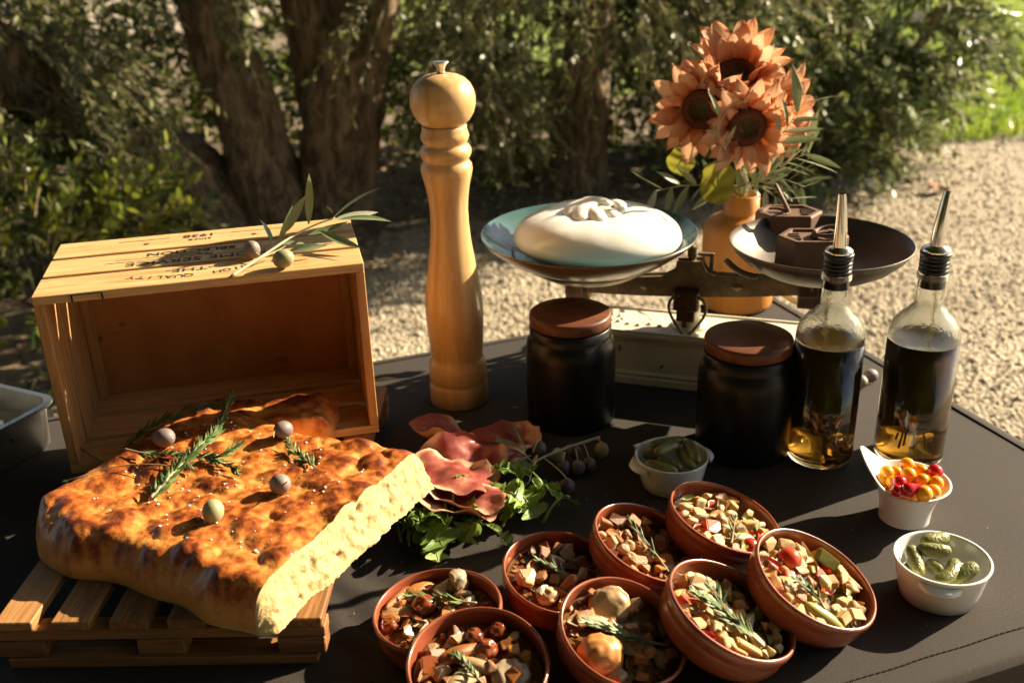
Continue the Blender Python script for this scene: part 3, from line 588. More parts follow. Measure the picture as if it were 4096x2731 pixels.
# ================================================================== FOCACCIA
MT['crust'] = mat('crust', (0.57, 0.255, 0.062), (0.385, 0.105, 0.022), c3=(0.125, 0.028, 0.011), rough=.42, rvar=-.10, nscale=75, detail=6, lo=.32, hi=.56, attr=True, coat=.12, bump=.55, bscale=330, bdist=.0010, spec=.4)
MT['crumb'] = mat('crumb', (0.52, 0.385, 0.185), (0.46, 0.325, 0.14), rough=.85, nscale=110, detail=6, lo=.35, hi=.7, bump=.5, bscale=330, bdist=.002, sss=.2, sssr=(1, .7, .35), sssd=.006)
def bread(name, label, A, B, C, T, seed, NU=170, NV=140, z0=.0436):
    rr = np.random.default_rng(seed); A, B, C = [np.array(p, float) for p in (A, B, C)]
    eu, ev = C-A, B-A; o3 = (A+B+C)/3; base = np.array([o3[0], o3[1], z0])
    def plan(u, v):
        w = np.where(u > .75, np.sqrt(np.clip(1-((u-.75)/.27)**2.6, .02, 1)), 1.0)
        vv = .5+(v-.5)*w
        e_ = .018*np.sin(u*9+seed)*(1-2*v) + .010*np.sin(u*23+seed*2)*(1-2*v); vv = vv + e_*(u > 0)*np.minimum(1, u*6)
        x = A[0]+u*eu[0]+vv*ev[0]; y = A[1]+u*eu[1]+vv*ev[1]; return x, y, vv
    # domes between finger dimples, on a jittered grid
    g = .027; xs = [A[0], B[0], C[0], (B+C-A)[0]]; ys = [A[1], B[1], C[1], (B+C-A)[1]]; cs = []
    for i in range(int((max(xs)-min(xs))/g)+3):
        for j in range(int((max(ys)-min(ys))/g)+3):
            cs.append((min(xs)-g+i*g+rr.uniform(-.42, .42)*g + (j % 2)*g*.5, min(ys)-g+j*g+rr.uniform(-.42, .42)*g, rr.uniform(.35, 1.0), rr.uniform(.015, .023)))
    cs = np.array(cs)
    def nz(x, y, f, s_): return np.array([mnoise.noise(Vector((float(px)*f, float(py)*f, s_))) for px, py in zip(np.ravel(x), np.ravel(y))]).reshape(np.shape(x))
    def height(u, v, x, y):
        def edge(s, w): q = np.clip(s/w, 0, 1); return np.sqrt(np.clip(1-(1-q)**2.3, 0, 1))
        e = np.minimum(np.minimum(edge(v, .115), edge(1-v, .12)), edge(1.0-u, .13)); es = edge(v, .055)*edge(1-v, .07)*edge(1-u, .08)
        acc = np.zeros_like(x); wx = x + .004*nz(x, y, 60, 1.3); wy = y + .004*nz(x, y, 60, 7.7)
        for cx, cy, a_, r_ in cs:
            d2 = ((wx-cx)**2 + (wy-cy)**2)/r_**2; acc += np.exp(9*a_*np.clip(1-d2, 0, 1))-1
        F = np.log1p(acc)/9
        big = nz(x, y, 17, 3.1+seed); sm = nz(x, y, 150, 5.2+seed); fine = nz(x, y, 420, 2.2)
        h = .0035 + e*T + es*(.0085*F*(.75+.5*big) + .004*big + .0011*sm + .0004*fine) - .002
        return h, F, big, es, sm
    root = thing(name, label, 'bread', tuple(base))
    U, V_ = np.meshgrid(np.linspace(0, 1, NU+1), np.linspace(0, 1, NV+1), indexing='ij')
    Ud = 1-(1-U)**1.15
    x, y, vv = plan(Ud, V_); h, F, big, es, sm = height(Ud, V_, x, y)
    kk = np.clip((F-.45)*.36 + big*.16 + sm*.18 + .05 - .36*np.clip(1-h/.027, 0, 1), -.5, .45)
    V3 = np.stack([x-base[0], y-base[1], h], -1).reshape(-1, 3)
    w = NV+1; I = (np.arange(NU)[:, None]*w + np.arange(NV)[None]).ravel()
    F4 = np.stack([I, I+w, I+w+1, I+1], -1)
    obj('crust', np_mesh('crust', V3, F4, None, kk.ravel(), True), MT['crust'], root)
    # cut face, slightly torn
    vs = np.linspace(0, 1, NV+1); x0, y0, _ = plan(np.zeros_like(vs), vs); h0, *_ = height(np.zeros_like(vs), vs, x0, y0)
    nrm = np.array([-eu[0], -eu[1]])/np.hypot(*eu[:2]); rows = 22; W_ = []
    for i in range(rows+1):
        f = i/rows
        for j in range(NV+1):
            p = Vector((x0[j]*120, y0[j]*120, f*5)); q = Vector((x0[j]*420, y0[j]*420, f*17))
            d = (.0022*mnoise.noise(p) + .0013*mnoise.noise(q))*min(1, (1-f)*6) + .0135*(1-f)*min(1, h0[j]/.03)*(1+.35*mnoise.noise(Vector((x0[j]*30, y0[j]*30, 5)))) - .006*max(0, mnoise.noise(Vector((x0[j]*170, y0[j]*170, f*7+x0[j]*40)))-.28)*min(1, (1-f)*5)*min(1, f*6) - .006*max(0, mnoise.noise(Vector((x0[j]*80, y0[j]*80, f*3.4+3)))-.2)*min(1, (1-f)*5) + .003*mnoise.noise(Vector((x0[j]*45, y0[j]*45, 0)))*(1-f)
            W_.append((x0[j]+nrm[0]*d-base[0], y0[j]+nrm[1]*d-base[1], h0[j]*f))
    I = (np.arange(rows)[:, None]*w + np.arange(NV)[None]).ravel()
    obj('crumb', np_mesh('crumb', np.array(W_), np.stack([I, I+1, I+w+1, I+w], -1), None, None, True), MT['crumb'], root)
    # pale underside
    ring = [plan(np.array(0.), np.array(t))[:2] for t in np.linspace(0, 1, 20)] + [plan(np.array(t), np.array(1.))[:2] for t in np.linspace(0, 1, 20)] + [plan(np.array(t), np.array(0.))[:2] for t in np.linspace(1, 0, 20)]
    vb = [(float(p[0])-base[0], float(p[1])-base[1], .0006) for p in ring] + [(float(p[0])-base[0], float(p[1])-base[1], .0032) for p in ring]; n = len(ring)
    mb = MB(); mb.add(vb, [tuple(range(n-1, -1, -1))] + [(i, (i+1) % n, n+(i+1) % n, n+i) for i in range(n)]); mb.build('underside', MT['crumb'], root)
    def top(px, py):  # height of the crust above a world point
        M = np.array([[eu[0], ev[0]], [eu[1], ev[1]]]); u, v = np.linalg.solve(M, np.array([px-A[0], py-A[1]]))
        wv = math.sqrt(max(.02, 1-((u-.75)/.27)**2.6)) if u > .75 else 1; v = .5+(v-.5)/wv
        hh = height(np.array([u]), np.array([v]), np.array([px]), np.array([py]))[0]; return z0 + float(hh[0])
    return top
fA, fB, fC = (-.204, .634), (-.088, .852), (-.452, .758)
focaccia = bread('focaccia', 'big blistered golden brown focaccia slab with its cut side facing the sun', fA, fB, fC, .037, 4)
bread('focaccia', 'smaller shaded focaccia piece lying deeper inside the crate', (-.352, .905), (-.345, .965), (-.190, .925), .031, 9, 70, 60, .0436)
# salt flakes on the crust
MT['salt'] = mat('salt', (.85, .83, .8), rough=.25, transl=.3)
mb = MB()
for _ in range(150):
    u, v = rnd.uniform(.08, .8), rnd.uniform(.15, .85); x = fA[0]+u*(fC[0]-fA[0])+v*(fB[0]-fA[0]); y = fA[1]+u*(fC[1]-fA[1])+v*(fB[1]-fA[1])
    s = rnd.uniform(.0005, .0013); mb.box((x, y, focaccia(x, y)+s*.3), (s*1.6, s*1.3, s), Matrix.Rotation(rnd.uniform(0, 3), 3, 'Z') @ Matrix.Rotation(rnd.uniform(-.5, .5), 3, 'X'))
tag(mb.build('salt_flakes', MT['salt']), 'coarse white salt flakes scattered on the focaccia crust', 'salt', None, 'stuff')

# ================================================================== SPRIGS, OLIVES
def needles(mb, path, n, ll, lw, r, t0=.12, up=Vector((0, 0, 1)), flat=.55, k0=0):
    L = len(path)-1
    for i in range(n):
        t = t0 + (1-t0)*(i+r.random())/n; a = min(int(t*L), L-1); p = path[a].lerp(path[a+1], t*L-a); tg = (path[a+1]-path[a]).normalized()
        th = r.uniform(0, 6.283); s = tg.cross(up).normalized(); n2 = s.cross(tg)
        side = s*math.cos(th) + n2*math.sin(th)*flat + n2*.18
        d = (tg*r.uniform(.75, 1.1) + side*r.uniform(.45, .8)*(1-.35*t)).normalized(); l = ll*r.uniform(.65, 1.1)*(1-.45*max(0, t-.6)/.4)
        w = d.cross(n2 if abs(d.dot(n2)) < .9 else s).normalized()*lw; q = d.cross(w).normalized()*lw*.5
        e = p + d*l; m = p + d*l*.5 + q*1.2; k = r.uniform(-.35, .35)+k0
        mb.add([p-w*.4, p+w*.4, m+w+q, m-w+q, m-q*1.2, e], [(0, 4, 3), (0, 1, 4), (1, 2, 4), (3, 4, 5), (4, 2, 5)], [k]*6)
def rosemary(name, label, pts, n=70, ll=.016, lw=.0011, r0=.0013, seed=0, group=None, branches=(), t0=.12, cat='herb'):
    r = random.Random(seed); path = spl(pts, 8); b = path[0].copy(); path = [p-b for p in path]
    root = thing(name, label, cat, tuple(b), 0, group)
    mb = MB(); m = len(path); mb.tube(path, [r0*(1-.65*i/(m-1)) for i in range(m)], 6)
    nd = MB(); needles(nd, path, n, ll, lw, r, t0)
    for bp, bn in branches:
        q = [p-b for p in spl(bp, 6)]; mb.tube(q, [r0*.7*(1-.6*i/(len(q)-1)) for i in range(len(q))], 5); needles(nd, q, bn, ll*.9, lw, r, .1)
    mb.build('stem', MT['rosemary_stem'], root); o = nd.build('needles', MT['rosemary'], root); o['kind'] = 'stuff'
    return root
OLV = None
def olive(loc, label, r=.0088, m='olive_fruit', rot=(0, 0, 0), stalk=None, group=None, elong=1.18):
    global OLV
    root = thing('olive', label, 'olive', loc, 0, group); root.rotation_euler = rot
    me = bpy.data.meshes.get('olive_flesh_'+m)
    if me is None:
        mb = MB(); mb.add([(v.x*(1-.05*v.z), v.y*(1-.05*v.z), v.z*elong) for v in ICO3[0]], ICO3[1]); me = mb.mesh('olive_flesh_'+m); me.materials.append(MT[m])
    obj('flesh', me, None, root, scale=r)
    if stalk:
        mb = MB(); mb.tube(bez((0, 0, r*elong*.95), (stalk[0]*.3, stalk[1]*.3, r*1.6), stalk, 6), [.0009, .0008, .0008, .0007, .0007, .0007, .0006], 5); mb.build('stalk', MT['olive_stem'], root)
    else:
        mb = MB(); mb.lathe([(0, r*elong*1.02), (.0011, r*elong*1.01), (.0013, r*elong*.97)], 8); mb.build('stalk_scar', MT['olive_stem'], root)
    return root
def onbread(p, dz=0.0): return Vector((p[0], p[1], focaccia(p[0], p[1])+dz))
olive(onbread((-0.3351, 0.8639, 0.0920), .009), 'purple grey olive beside the shaded rosemary sprig on the focaccia', .0098, rot=(R_(80), 0, R_(60)))
olive(onbread((-0.2236, 0.8753, 0.0920), .0088), 'grey purple olive near the back edge of the focaccia, next to the short rosemary tip', .0085, rot=(R_(70), 0, R_(-40)), stalk=(.004, -.006, .014))
olive(onbread((-0.2070, 0.7747, 0.0920), .0085), 'round dull purple olive with a thin stalk in the middle of the focaccia', .0092, rot=(R_(60), R_(-30), R_(50)), stalk=(.002, .002, .021), elong=1.05)
olive(onbread((-0.2555, 0.7341, 0.0920), .0085), 'green olive blushed pink on the front of the focaccia, stalk downwards', .0090, m='olive_green', rot=(R_(150), R_(10), R_(10)), stalk=(.003, .004, .018))
def bp(*pts): return [onbread(p, dz) for p, dz in pts]
P1 = bp(((-0.3191, 0.7671, 0.0900), .003), ((-0.3093, 0.8052, 0.0900), .005), ((-0.2969, 0.8399, 0.0900), .008), ((-0.2890, 0.8817, 0.0900), .010), ((-0.2862, 0.9322, 0.0900), .020))
rosemary('rosemary_sprig', 'long branching rosemary sprig lying across the middle of the focaccia', P1, 165, .019, .0014, .0017, 1, None,
         [(bp(((-0.3004, 0.8304, 0.0900), .007), ((-0.2762, 0.8304, 0.0900), .007), ((-0.2603, 0.8456, 0.0900), .012)), 40), (bp(((-0.2979, 0.8359, 0.0900), .007), ((-0.2651, 0.8178, 0.0900), .006), ((-0.2522, 0.8054, 0.0900), .007)), 30)], t0=.0)
rosemary('rosemary_sprig', 'dark rosemary sprig in the shade of the crate on the focaccia', bp(((-0.4384, 0.9104, 0.0750), .016), ((-0.4030, 0.8898, 0.0850), .010), ((-0.3670, 0.9005, 0.0900), .010), ((-0.3314, 0.9118, 0.0900), .012), ((-0.2973, 0.9235, 0.0900), .014)), 95, .018, .0013, .0013, 2, None, (), .25)
rosemary('rosemary_sprig', 'thin rosemary twig pointing left over the focaccia, joining the long sprig', bp(((-0.3670, 0.8461, 0.0900), .004), ((-0.3422, 0.8347, 0.0900), .005), ((-0.3162, 0.8290, 0.0900), .006), ((-0.2960, 0.8144, 0.0900), .006)), 40, .015, .0013, .0012, 3, None, (), .2)
rosemary('rosemary_sprig', 'short rosemary tip beside the back olive on the focaccia', bp(((-0.1827, 0.8070, 0.0900), .003), ((-0.1993, 0.8293, 0.0900), .005), ((-0.2167, 0.8577, 0.0900), .007)), 34, .016, .0014, .001, 4, None, (), .05)
rosemary('thyme_twig', 'thin dry thyme twig with a tiny green tip on the left of the focaccia', bp(((-0.2960, 0.8144, 0.0900), .004), ((-0.3407, 0.8173, 0.0900), .005), ((-0.3765, 0.8172, 0.0900), .005), ((-0.3979, 0.8078, 0.0850), .004), ((-0.4108, 0.8078, 0.0800), .004)), 9, .006, .0011, .0007, 5, None, (), .88)

# generic lance leaf for olive sprigs (one mesh, shared)
def leaf_mesh(name, m, L=1.0, W=.11, curl=.08, n=8):
    mb = MB()
    def fn(u, v):
        w = W*(math.sin(math.pi*min(1, u*.97+.02))**.8)*(1-.25*u); s = (v-.5)*2
        return (L*u, s*w, .25*w*abs(s) + curl*math.sin(u*2.2) - curl*.6*u)
    mb.grid(fn, n, 4); me = mb.mesh(name); me.materials.append(m); return me
LEAF_A, LEAF_B = leaf_mesh('leaf_a', MT['olive_leaf']), leaf_mesh('leaf_b', MT['olive_leaf'], W=.09, curl=-.07)
MT['olive_leaf_back'] = mat('olive_leaf_back', (0.36, 0.38, 0.25), (0.46, 0.46, 0.32), rough=.6, nscale=30, transl=.2)
LEAF_C = leaf_mesh('leaf_c', MT['olive_leaf_back'], W=.10, curl=.03)
def put_leaf(root, base, tip, roll=0.0, me=None, wide=1.0):
    b = Vector(base); d = Vector(tip)-b; l = d.length; inv = root.matrix_world.inverted() if root.matrix_world != Matrix.Identity(4) else Matrix.Translation(-Vector(root.location))
    n = Vector((0, -.35, 1)); M = frame(d.normalized(), None)
    x = d.normalized(); z = (n - x*n.dot(x)).normalized(); z = Quaternion(x, roll) @ z; y = z.cross(x)
    M = Matrix(((x.x, y.x, z.x, b.x), (x.y, y.y, z.y, b.y), (x.z, y.z, z.z, b.z), (0, 0, 0, 1)))
    o = obj('leaf', me or rnd.choice((LEAF_A, LEAF_A, LEAF_B)), None, root)
    o.matrix_local = Matrix.Translation(-Vector(root.location)) @ M @ Matrix.Diagonal((l, l*wide, l, 1)); return o
def sprig(name, label, stems, leaves, r0=.0015, cat='sprig', group=None):
    b = Vector(stems[0][0]); root = thing(name, label, cat, tuple(b), 0, group)
    for i, st in enumerate(stems):
        p = [q-b for q in spl(st, 6)]; m = len(p); rr = r0*(1 if i == 0 else .6)
        mb = MB(); mb.tube(p, [rr*(1-.6*j/(m-1)) for j in range(m)], 6); mb.build('stem', MT['olive_stem'], root)
    for lf in leaves: put_leaf(root, *lf)
    return root
zc = .2615
sprig('olive_sprig', 'cut olive sprig with long grey green leaves lying on the crate', [[(-0.2653, 0.9239, 0.2340), (-0.2444, 0.9620, 0.2395), (-0.2222, 1.0039, 0.2455), (-0.2035, 1.0230, 0.2505), (-0.1798, 1.0315, 0.2565)], [(-0.2476, 0.9561, 0.2385), (-0.2297, 0.9761, 0.2415), (-0.2241, 0.9819, 0.2435)], [(-0.2452, 0.9650, 0.2385), (-0.2561, 0.9775, 0.2415)]],
  [((-0.2081, 1.0312, 0.2505), (-0.1990, 1.0150, 0.3076), .9), ((-0.2338, 1.0261, 0.2435), (-0.2041, 1.0150, 0.2861), 1.2), ((-0.2404, 0.9967, 0.2415), (-0.2590, 1.0327, 0.2565), .8), ((-0.2344, 1.0013, 0.2435), (-0.2167, 1.0050, 0.2794), 1.4), ((-0.1843, 1.0244, 0.2555), (-0.1272, 1.0150, 0.2899), -.3), ((-0.1791, 1.0267, 0.2565), (-0.1368, 1.0456, 0.2565), .4, LEAF_C),
   ((-0.1763, 1.0233, 0.2565), (-0.1186, 1.0011, 0.2585), -.2), ((-0.2077, 1.0033, 0.2475), (-0.1643, 1.0173, 0.2565), .3), ((-0.1933, 1.0069, 0.2505), (-0.1466, 0.9696, 0.2435), .2), ((-0.2205, 0.9727, 0.2405), (-0.1822, 0.9835, 0.2415), .5), ((-0.2336, 0.9960, 0.2415), (-0.2092, 1.0056, 0.2375), .3), ((-0.1844, 1.0479, 0.2565), (-0.1891, 1.0350, 0.2680), .5)], .0017)
olive((-0.2572, 0.9788, 0.2420), 'grey purple olive on the crate touching the left of the olive sprig', .0086, rot=(R_(30), R_(20), 0), elong=1.1)
olive((-0.2193, 0.9469, 0.2420), 'green grey olive on the crate in front of the olive sprig', .0092, m='olive_green', rot=(R_(70), 0, R_(80)), elong=1.08)
sprig('olive_leaf_scrap', 'pale loose leaf lying on the pallet corner behind the crate', [[(-0.1608, 1.0782, 0.0460), (-0.1575, 1.0770, 0.0470)]], [((-0.1606, 1.0771, 0.0465), (-0.1341, 1.0764, 0.0470), 0, LEAF_C, 1.3)], .0006, 'leaf')

# ================================================================== PEPPER MILL
mill = thing('pepper_mill', 'tall turned wooden pepper mill standing between crate and scale', 'pepper mill', (-.066, 1.114, 0))
mb = MB(); mb.lathe([(0, 0), (.033, 0), (.0348, .0015), (.0350, .022), (.0345, .026), (.0332, .0285), (.0345, .031), (.0348, .040), (.0338, .051), (.0318, .0555), (.0305, .0585), (.0308, .064), (.0322, .080), (.0334, .100), (.0338, .116), (.0332, .132), (.0312, .150), (.0272, .174), (.0234, .200), (.0217, .222), (.0215, .238), (.0225, .252), (.0248, .266), (.0276, .277), (.0289, .2835), (.0282, .289), (.0254, .2925), (.0248, .2945), (.0266, .297), (.0286, .3015), (.0284, .306), (.0262, .3095), (.0240, .3115), (.0240, .3135), (.0258, .3165), (.0268, .3200), (.0260, .324), (.0246, .3275), (.0248, .3312), (.0236, .3322), (0, .3322)], 56)
mb.build('body', MT['beech'], mill)
mb = MB(); mb.lathe([(0, .3324), (.0222, .3324), (.0236, .3334), (.0290, .3385), (.0332, .3455), (.0355, .3540), (.0356, .3615), (.0340, .3690), (.0305, .3760), (.0250, .3815), (.0180, .3850), (.0100, .3868), (0, .3872)], 56); mb.build('head', MT['beech'], mill)
mb = MB(); mb.lathe([(0, .3872), (.0046, .3872), (.0042, .3905), (.0052, .3945), (.0085, .3978), (.0088, .3988), (.0080, .3994), (.002, .3988), (0, .3984)], 32); mb.build('knob', MT['steel'], mill)

# ================================================================== BLACK JARS
def jar(loc, label, rz):
    j = thing('storage_jar', label, 'jar', loc, rz, 'black jars with wooden lids')
    mb = MB(); mb.lathe([(0, 0), (.0475, 0), (.0498, .002), (.0505, .006), (.0508, .085), (.0500, .094), (.0478, .1005), (.0462, .1035), (.0458, .1065), (.0462, .1165), (.0445, .1175), (.0430, .1160), (.0430, .012), (0, .01)], 64); mb.build('body', MT['black_glaze'], j)
    mb = MB(); mb.lathe([(0, .1178), (.0440, .1178), (.0456, .1190), (.0459, .1215), (.0459, .1285), (.0450, .1308), (.0432, .1316), (.0200, .1318), (0, .1318)], 64); mb.build('lid', MT['acacia'], j)
jar((.066, 1.059, 0), 'black jar with a wooden lid half in sunlight, beside the pepper mill', R_(20))
jar((.2465, .974, 0), 'black jar with a shaded dark wooden lid, beside the oil bottles', R_(10))

# ================================================================== SCALE
SCX = thing('balance_scale', 'antique balance scale with cream painted base and rusty beam', 'scale', (.2185, 1.156, 0), R_(-18.8))
def slab(mb, L, D, z0, z1, b=.001): mb.box((0, 0, (z0+z1)/2), (L, D, z1-z0), bev=b)
mb = MB(); slab(mb, .320, .082, 0, .010); slab(mb, .314, .076, .0102, .016, .002); slab(mb, .306, .068, .0162, .056, .0006); slab(mb, .312, .074, .0562, .061, .0015); slab(mb, .318, .080, .0612, .0675, .0015); mb.build('base', MT['cream'], SCX)
mb = MB(); slab(mb, .306, .066, .0676, .0684, .0003)
for s in (-1, 1):
    mb.box((0, s*.037, .069), (.316, .004, .0032), bev=.0008); mb.box((s*.156, 0, .069), (.004, .074, .0032), bev=.0008)
for x in (-.10, .10):      # cast scroll relief on the top
    for k in range(9):
        a = k*.75; rr = .016 - k*.0012
        mb.add([(v.x*.0032+x+rr*math.cos(a), v.y*.0032+rr*.9*math.sin(a), .0688+v.z*.003) for v in ICO1[0]], ICO1[1])
    for k in range(5): mb.add([(v.x*.004+x*(.35+.13*k), v.y*.003-.012+.004*math.sin(k*2), .0688+v.z*.0026) for v in ICO1[0]], ICO1[1])
mb.build('top_relief', MT['cream'], SCX)
mb = MB(); mb.lathe([(0, .068), (.022, .0685), (.0205, .072), (.0135, .0765), (.0105, .083), (.0125, .089), (.0118, .094), (0, .0945)], 28); mb.build('pillar', MT['cream'], SCX)
mb = MB(); mb.box((0, .002, .112), (.013, .012, .036), bev=.0015); mb.build('pillar_head', MT['cream'], SCX)
# beam (tilted, left side lower)
bmT = R_(4.3)
beam_prof = [(-.150, -.010), (-.060, -.014), (0, -.015), (.060, -.014), (.150, -.010), (.150, .008), (.060, .010), (.030, .0115), (.020, .016), (.0165, .024), (.0155, .030), (-.0155, .030), (-.0165, .024), (-.020, .016), (-.030, .0115), (-.060, .010), (-.150, .008)]
Mb = Matrix.Translation((0, 0, .1235)) @ Matrix.Rotation(-bmT, 4, 'Y')
def extr(mb, prof, y0, y1, M):
    n = len(prof); vs = [M @ Vector((x, y, z)) for y in (y0, y1) for x, z in prof]
    mb.add(vs, [tuple(range(n)), tuple(range(2*n-1, n-1, -1))] + [(i+n, (i+1) % n+n, (i+1) % n, i) for i in range(n)], smooth=False)
mb = MB(); extr(mb, beam_prof, -.0075, -.0035, Mb); extr(mb, beam_prof, .0065, .0105, Mb); o = mb.build('beam', MT['iron'], SCX)
for x in (-.055, .055):
    for y in (-.0078,):
        mb = MB(); p = Mb @ Vector((x, y, -.002)); mb.add([p+Vector((-.008, 0, 0)), p+Vector((0, 0, .006)), p+Vector((.008, 0, 0)), p+Vector((0, 0, -.006)), p+Vector((0, -.002, 0))], [(0, 4, 1), (1, 4, 2), (2, 4, 3), (3, 4, 0)], smooth=False); mb.build('diamond_boss', MT['iron'], SCX)
mb = MB(); mb.box((-.003, -.016, .108), (.030, .016, .026), bev=.002); mb.box((-.003, -.016, .088), (.022, .010, .014), bev=.001); mb.box((-.004, -.0175, .0785), (.006, .005, .012), bev=.001); mb.build('knife_block', MT['iron_dark'], SCX)
mb = MB(); p = [(-.0135, -.0075+.001), (.0135, -.0065)]; mb.box((0, .0015, .1435), (.027, .0075, .012), bev=.001); mb.build('beam_hub', MT['iron'], SCX)
mb = MB(); mb.lathe([(0, .149), (.0055, .149), (.0062, .1515), (.0042, .154), (.0052, .157), (.0063, .160), (.0062, .164), (.0052, .168), (.0028, .171), (0, .1716)], 20); mb.build('finial', MT['iron'], SCX)
mb = MB(); mb.box((.0215, .012, .1435), (.0045, .006, .032), bev=.0008); mb.box((.013, .012, .1575), (.0215, .0065, .0035), bev=.0008); mb.build('bracket', MT['iron'], SCX)
heart = spl([(0, 0, .0645), (-.008, 0, .073), (-.018, 0, .088), (-.0222, 0, .101), (-.019, 0, .112), (-.011, 0, .1165)], 5)
mb = MB(); mb.tube([Vector((p.x, -.0265, p.z)) for p in heart], .0019, 8); mb.tube([Vector((-p.x, -.0265, p.z)) for p in heart], .0019, 8)
mb.tube([(0, -.0265, .066), (0, -.0265, .052)], [.0028, .0026], 8); mb.build('pointer_loop', MT['iron'], SCX)
mb = MB(); mb.lathe([(0, .056), (.0030, .0545), (.0052, .0510), (.0046, .0480), (.0018, .0425), (0, .0395)], 16, Matrix.Translation((0, -.0265, 0))); mb.build('pointer_tip', MT['iron_dark'], SCX)
for s in (-1, 1):
    e = Mb @ Vector((s*.140, 0, 0)); mb = MB()
    mb.box((e.x, 0, e.z-.010), (.030, .024, .034), bev=.0015); mb.box((e.x-.003, -.0145, e.z-.004), (.022, .005, .014), bev=.001); mb.build('pan_carrier', MT['iron_dark'] if s > 0 else MT['iron'], SCX)
    mb = MB(); mb.tube([(e.x-.05, 0, e.z+.012), (e.x+.05, 0, e.z+.012)], .0025, 8); mb.tube([(e.x, -.05, e.z+.012), (e.x, .05, e.z+.012)], .0025, 8); mb.build('pan_cross', MT['iron'], SCX)
# pans on the scale
LP = Vector((0.0970, 1.1867, .1293)); RP = Vector((0.3511, 1.0975, .1535))
bp_ = thing('scale_pan', 'round brass pan of the scale under the blue green plate', 'scale pan', LP)
mb = MB(); mb.lathe([(0, .001), (.040, .001), (.060, .006), (.080, .018), (.0925, .031), (.0935, .031), (.081, .0165), (.061, .0045), (.040, 0), (0, 0)], 56); mb.build('dish', MT['brass'], bp_)
pl = thing('plate', 'blue green glazed round plate holding the burrata on the scale', 'plate', LP+Vector((0, 0, .0025)))
mb = MB(); mb.lathe([(0, .018), (.060, .018), (.078, .0205), (.098, .030), (.118, .043), (.1285, .0515), (.1302, .0522)], 80); mb.build('glazed_top', MT['plate'], pl)
mb = MB(); mb.lathe([(.1302, .0522), (.1312, .0512), (.1298, .0492), (.120, .0395), (.100, .0250), (.080, .0150), (.062, .0115), (.055, .008), (.050, .010), (0, .011)], 80); mb.build('underside', MT['plate_rim'], pl)
# burrata
bu = thing('burrata', 'large smooth white burrata with a twisted knot on top', 'cheese', LP+Vector((.010, -.004, .0215)))
def bur(v):
    x, y, z = v; zz = z*.037 if z > 0 else z*.024; f = max(1e-4, math.sqrt(max(0, 1-z*z))); g = f**.78/f
    p = Vector((x*g*.1015, y*g*.093, .027+zz)); d = math.hypot(p.x+.006, p.y+.012)
    p.z -= .007*math.exp(-(d/.028)**2)*(1 if z > 0 else 0)
    a = math.atan2(p.y+.012, p.x+.006); p.z += .0011*math.sin(a*7+1)*math.exp(-((d-.034)/.012)**2)*(1 if z > 0 else 0)
    return p + Vector((0, 0, .0022*mnoise.noise(p*16) + .0006*mnoise.noise(p*60)))
v6, f6 = icos(5); mb = MB(); mb.add([bur(v) for v in v6], f6); mb.build('body', MT['burrata'], bu)
mb = MB()
for pts, rads in (([(-.034, -.014, .052), (-.030, .004, .063), (-.014, .014, .069), (.002, .008, .072)], [.010, .012, .012, .009]), ([(-.020, -.026, .054), (-.016, -.010, .064), (-.002, .004, .070), (.012, .012, .070)], [.013, .013, .010, .007]),
                  ([(.004, -.032, .053), (.000, -.020, .062), (-.006, -.006, .067)], [.012, .012, .009]), ([(.026, -.026, .052), (.020, -.014, .060), (.008, -.006, .066)], [.010, .010, .007]),
                  ([(.012, .010, .062), (.028, .012, .070), (.036, .002, .068), (.034, -.012, .058)], [.008, .009, .009, .006]), ([(-.022, .010, .066), (-.008, .018, .074), (.010, .010, .077), (.020, .000, .073)], [.008, .010, .009, .006])):
    q = spl(pts, 5); m_ = len(q); rr_ = [rads[0]]*m_
    for i in range(m_):
        t_ = i/(m_-1)*(len(rads)-1); a_ = min(int(t_), len(rads)-2); rr_[i] = (rads[a_]+(rads[a_+1]-rads[a_])*(t_-a_))*1.0
    mb.tube(q, rr_, 14)
    for e_, r_e in ((q[0], rr_[0]), (q[-1], rr_[-1])): mb.add([Vector(e_)+v*r_e for v in ICO2[0]], ICO2[1])
mb.v = [(v[0]*.86-.004, v[1]*.80-.008, .0600+(v[2]-.056)*.52) for v in mb.v]; kn = mb.build('knot', MT['burrata'], bu); md = kn.modifiers.new('r', 'REMESH'); md.mode = 'VOXEL'; md.voxel_size = .0008; md.use_smooth_shade = True; sm = kn.modifiers.new('s', 'SMOOTH'); sm.iterations = 14
